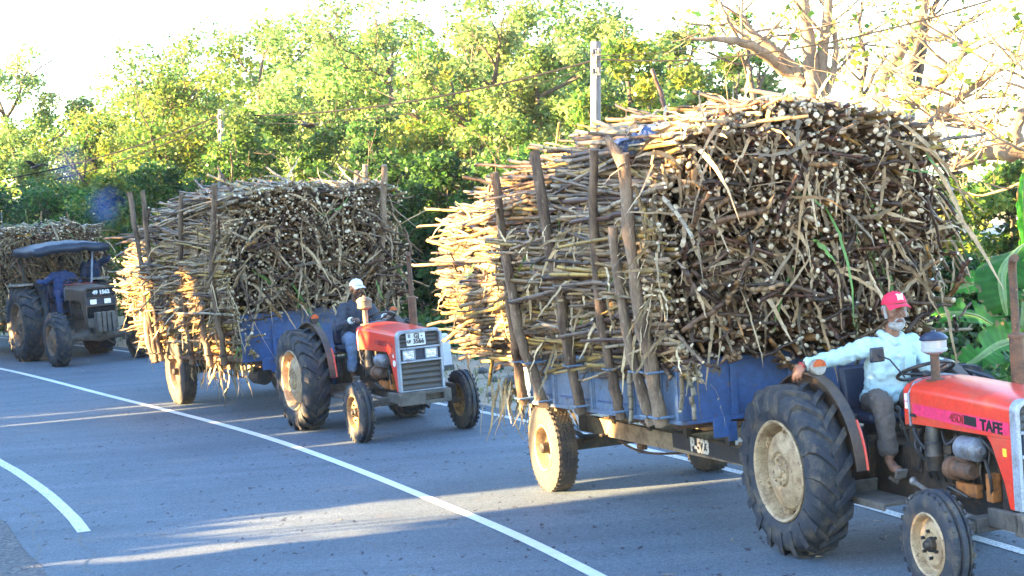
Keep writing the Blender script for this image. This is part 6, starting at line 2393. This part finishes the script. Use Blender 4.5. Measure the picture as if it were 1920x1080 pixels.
# ------------------------------------------------------------------ drifting exhaust smoke
m = bpy.data.materials.new('smoke')
m.use_nodes = True
t_ = m.node_tree
t_.nodes.remove(t_.nodes['Principled BSDF'])
pv = t_.nodes.new('ShaderNodeVolumePrincipled')
pv.inputs['Color'].default_value = (.06, .15, .62, 1)
pv.inputs['Anisotropy'].default_value = .2
tc = t_.nodes.new('ShaderNodeTexCoord')
ln_ = t_.nodes.new('ShaderNodeVectorMath')
ln_.operation = 'LENGTH'
t_.links.new(tc.outputs['Object'], ln_.inputs[0])
nz = noise(t_, tc.outputs['Object'], 2.2, 3, .6)
ad = t_.nodes.new('ShaderNodeMath')
ad.operation = 'MULTIPLY_ADD'
t_.links.new(nz, ad.inputs[0])
ad.inputs[1].default_value = 1.1
t_.links.new(ln_.outputs['Value'], ad.inputs[2])
mr_ = t_.nodes.new('ShaderNodeMapRange')
mr_.inputs['From Min'].default_value = .55
mr_.inputs['From Max'].default_value = 1.30
mr_.inputs['To Min'].default_value = .85
mr_.inputs['To Max'].default_value = 0
t_.links.new(ad.outputs[0], mr_.inputs['Value'])
t_.links.new(mr_.outputs[0], pv.inputs['Density'])
t_.links.new(pv.outputs[0], t_.nodes['Material Output'].inputs['Volume'])
M['smoke'] = m
M['smoke_thin'] = m.copy()
for n_ in M['smoke_thin'].node_tree.nodes:
    if n_.type == 'MAP_RANGE':
        n_.inputs['To Min'].default_value = .5
for (px, py, d, r, lab) in ((196, 388, 43.6, .62, 'darker blue exhaust smoke just above the rear corner of the middle load'), (128, 312, 44.6, .66, 'blue exhaust smoke hanging by the black bird and cables')):
    sm_ = MB()
    sm_.ball((0, 0, 0), 1.0, 20, 12)
    so = obj('exhaust_smoke', sm_, 'smoke' if py > 350 else 'smoke_thin', smooth=60)
    so.location = P(px, py, d)
    so.scale = (r, r, r * 1.15)
    so.rotation_euler = (0, .5, 0)
    tag(so, lab, 'smoke', None, 'stuff')

# ------------------------------------------------------------------ thin air volume added so the tree tops fade towards white
m = bpy.data.materials.new('fade_haze')
m.use_nodes = True
t_ = m.node_tree
t_.nodes.remove(t_.nodes['Principled BSDF'])
pv = t_.nodes.new('ShaderNodeVolumePrincipled')
pv.inputs['Color'].default_value = (.97, .98, 1, 1)
pv.inputs['Density'].default_value = .00017
pv.inputs['Anisotropy'].default_value = .1
t_.links.new(pv.outputs[0], t_.nodes['Material Output'].inputs['Volume'])
hb_ = MB()
hb_.box((-17.5, 46.5, 6.5), (141, 149, 15))
tag(obj('fade_haze', hb_, m, smooth=0), kind='stuff')
S.cycles.volume_bounces = 1
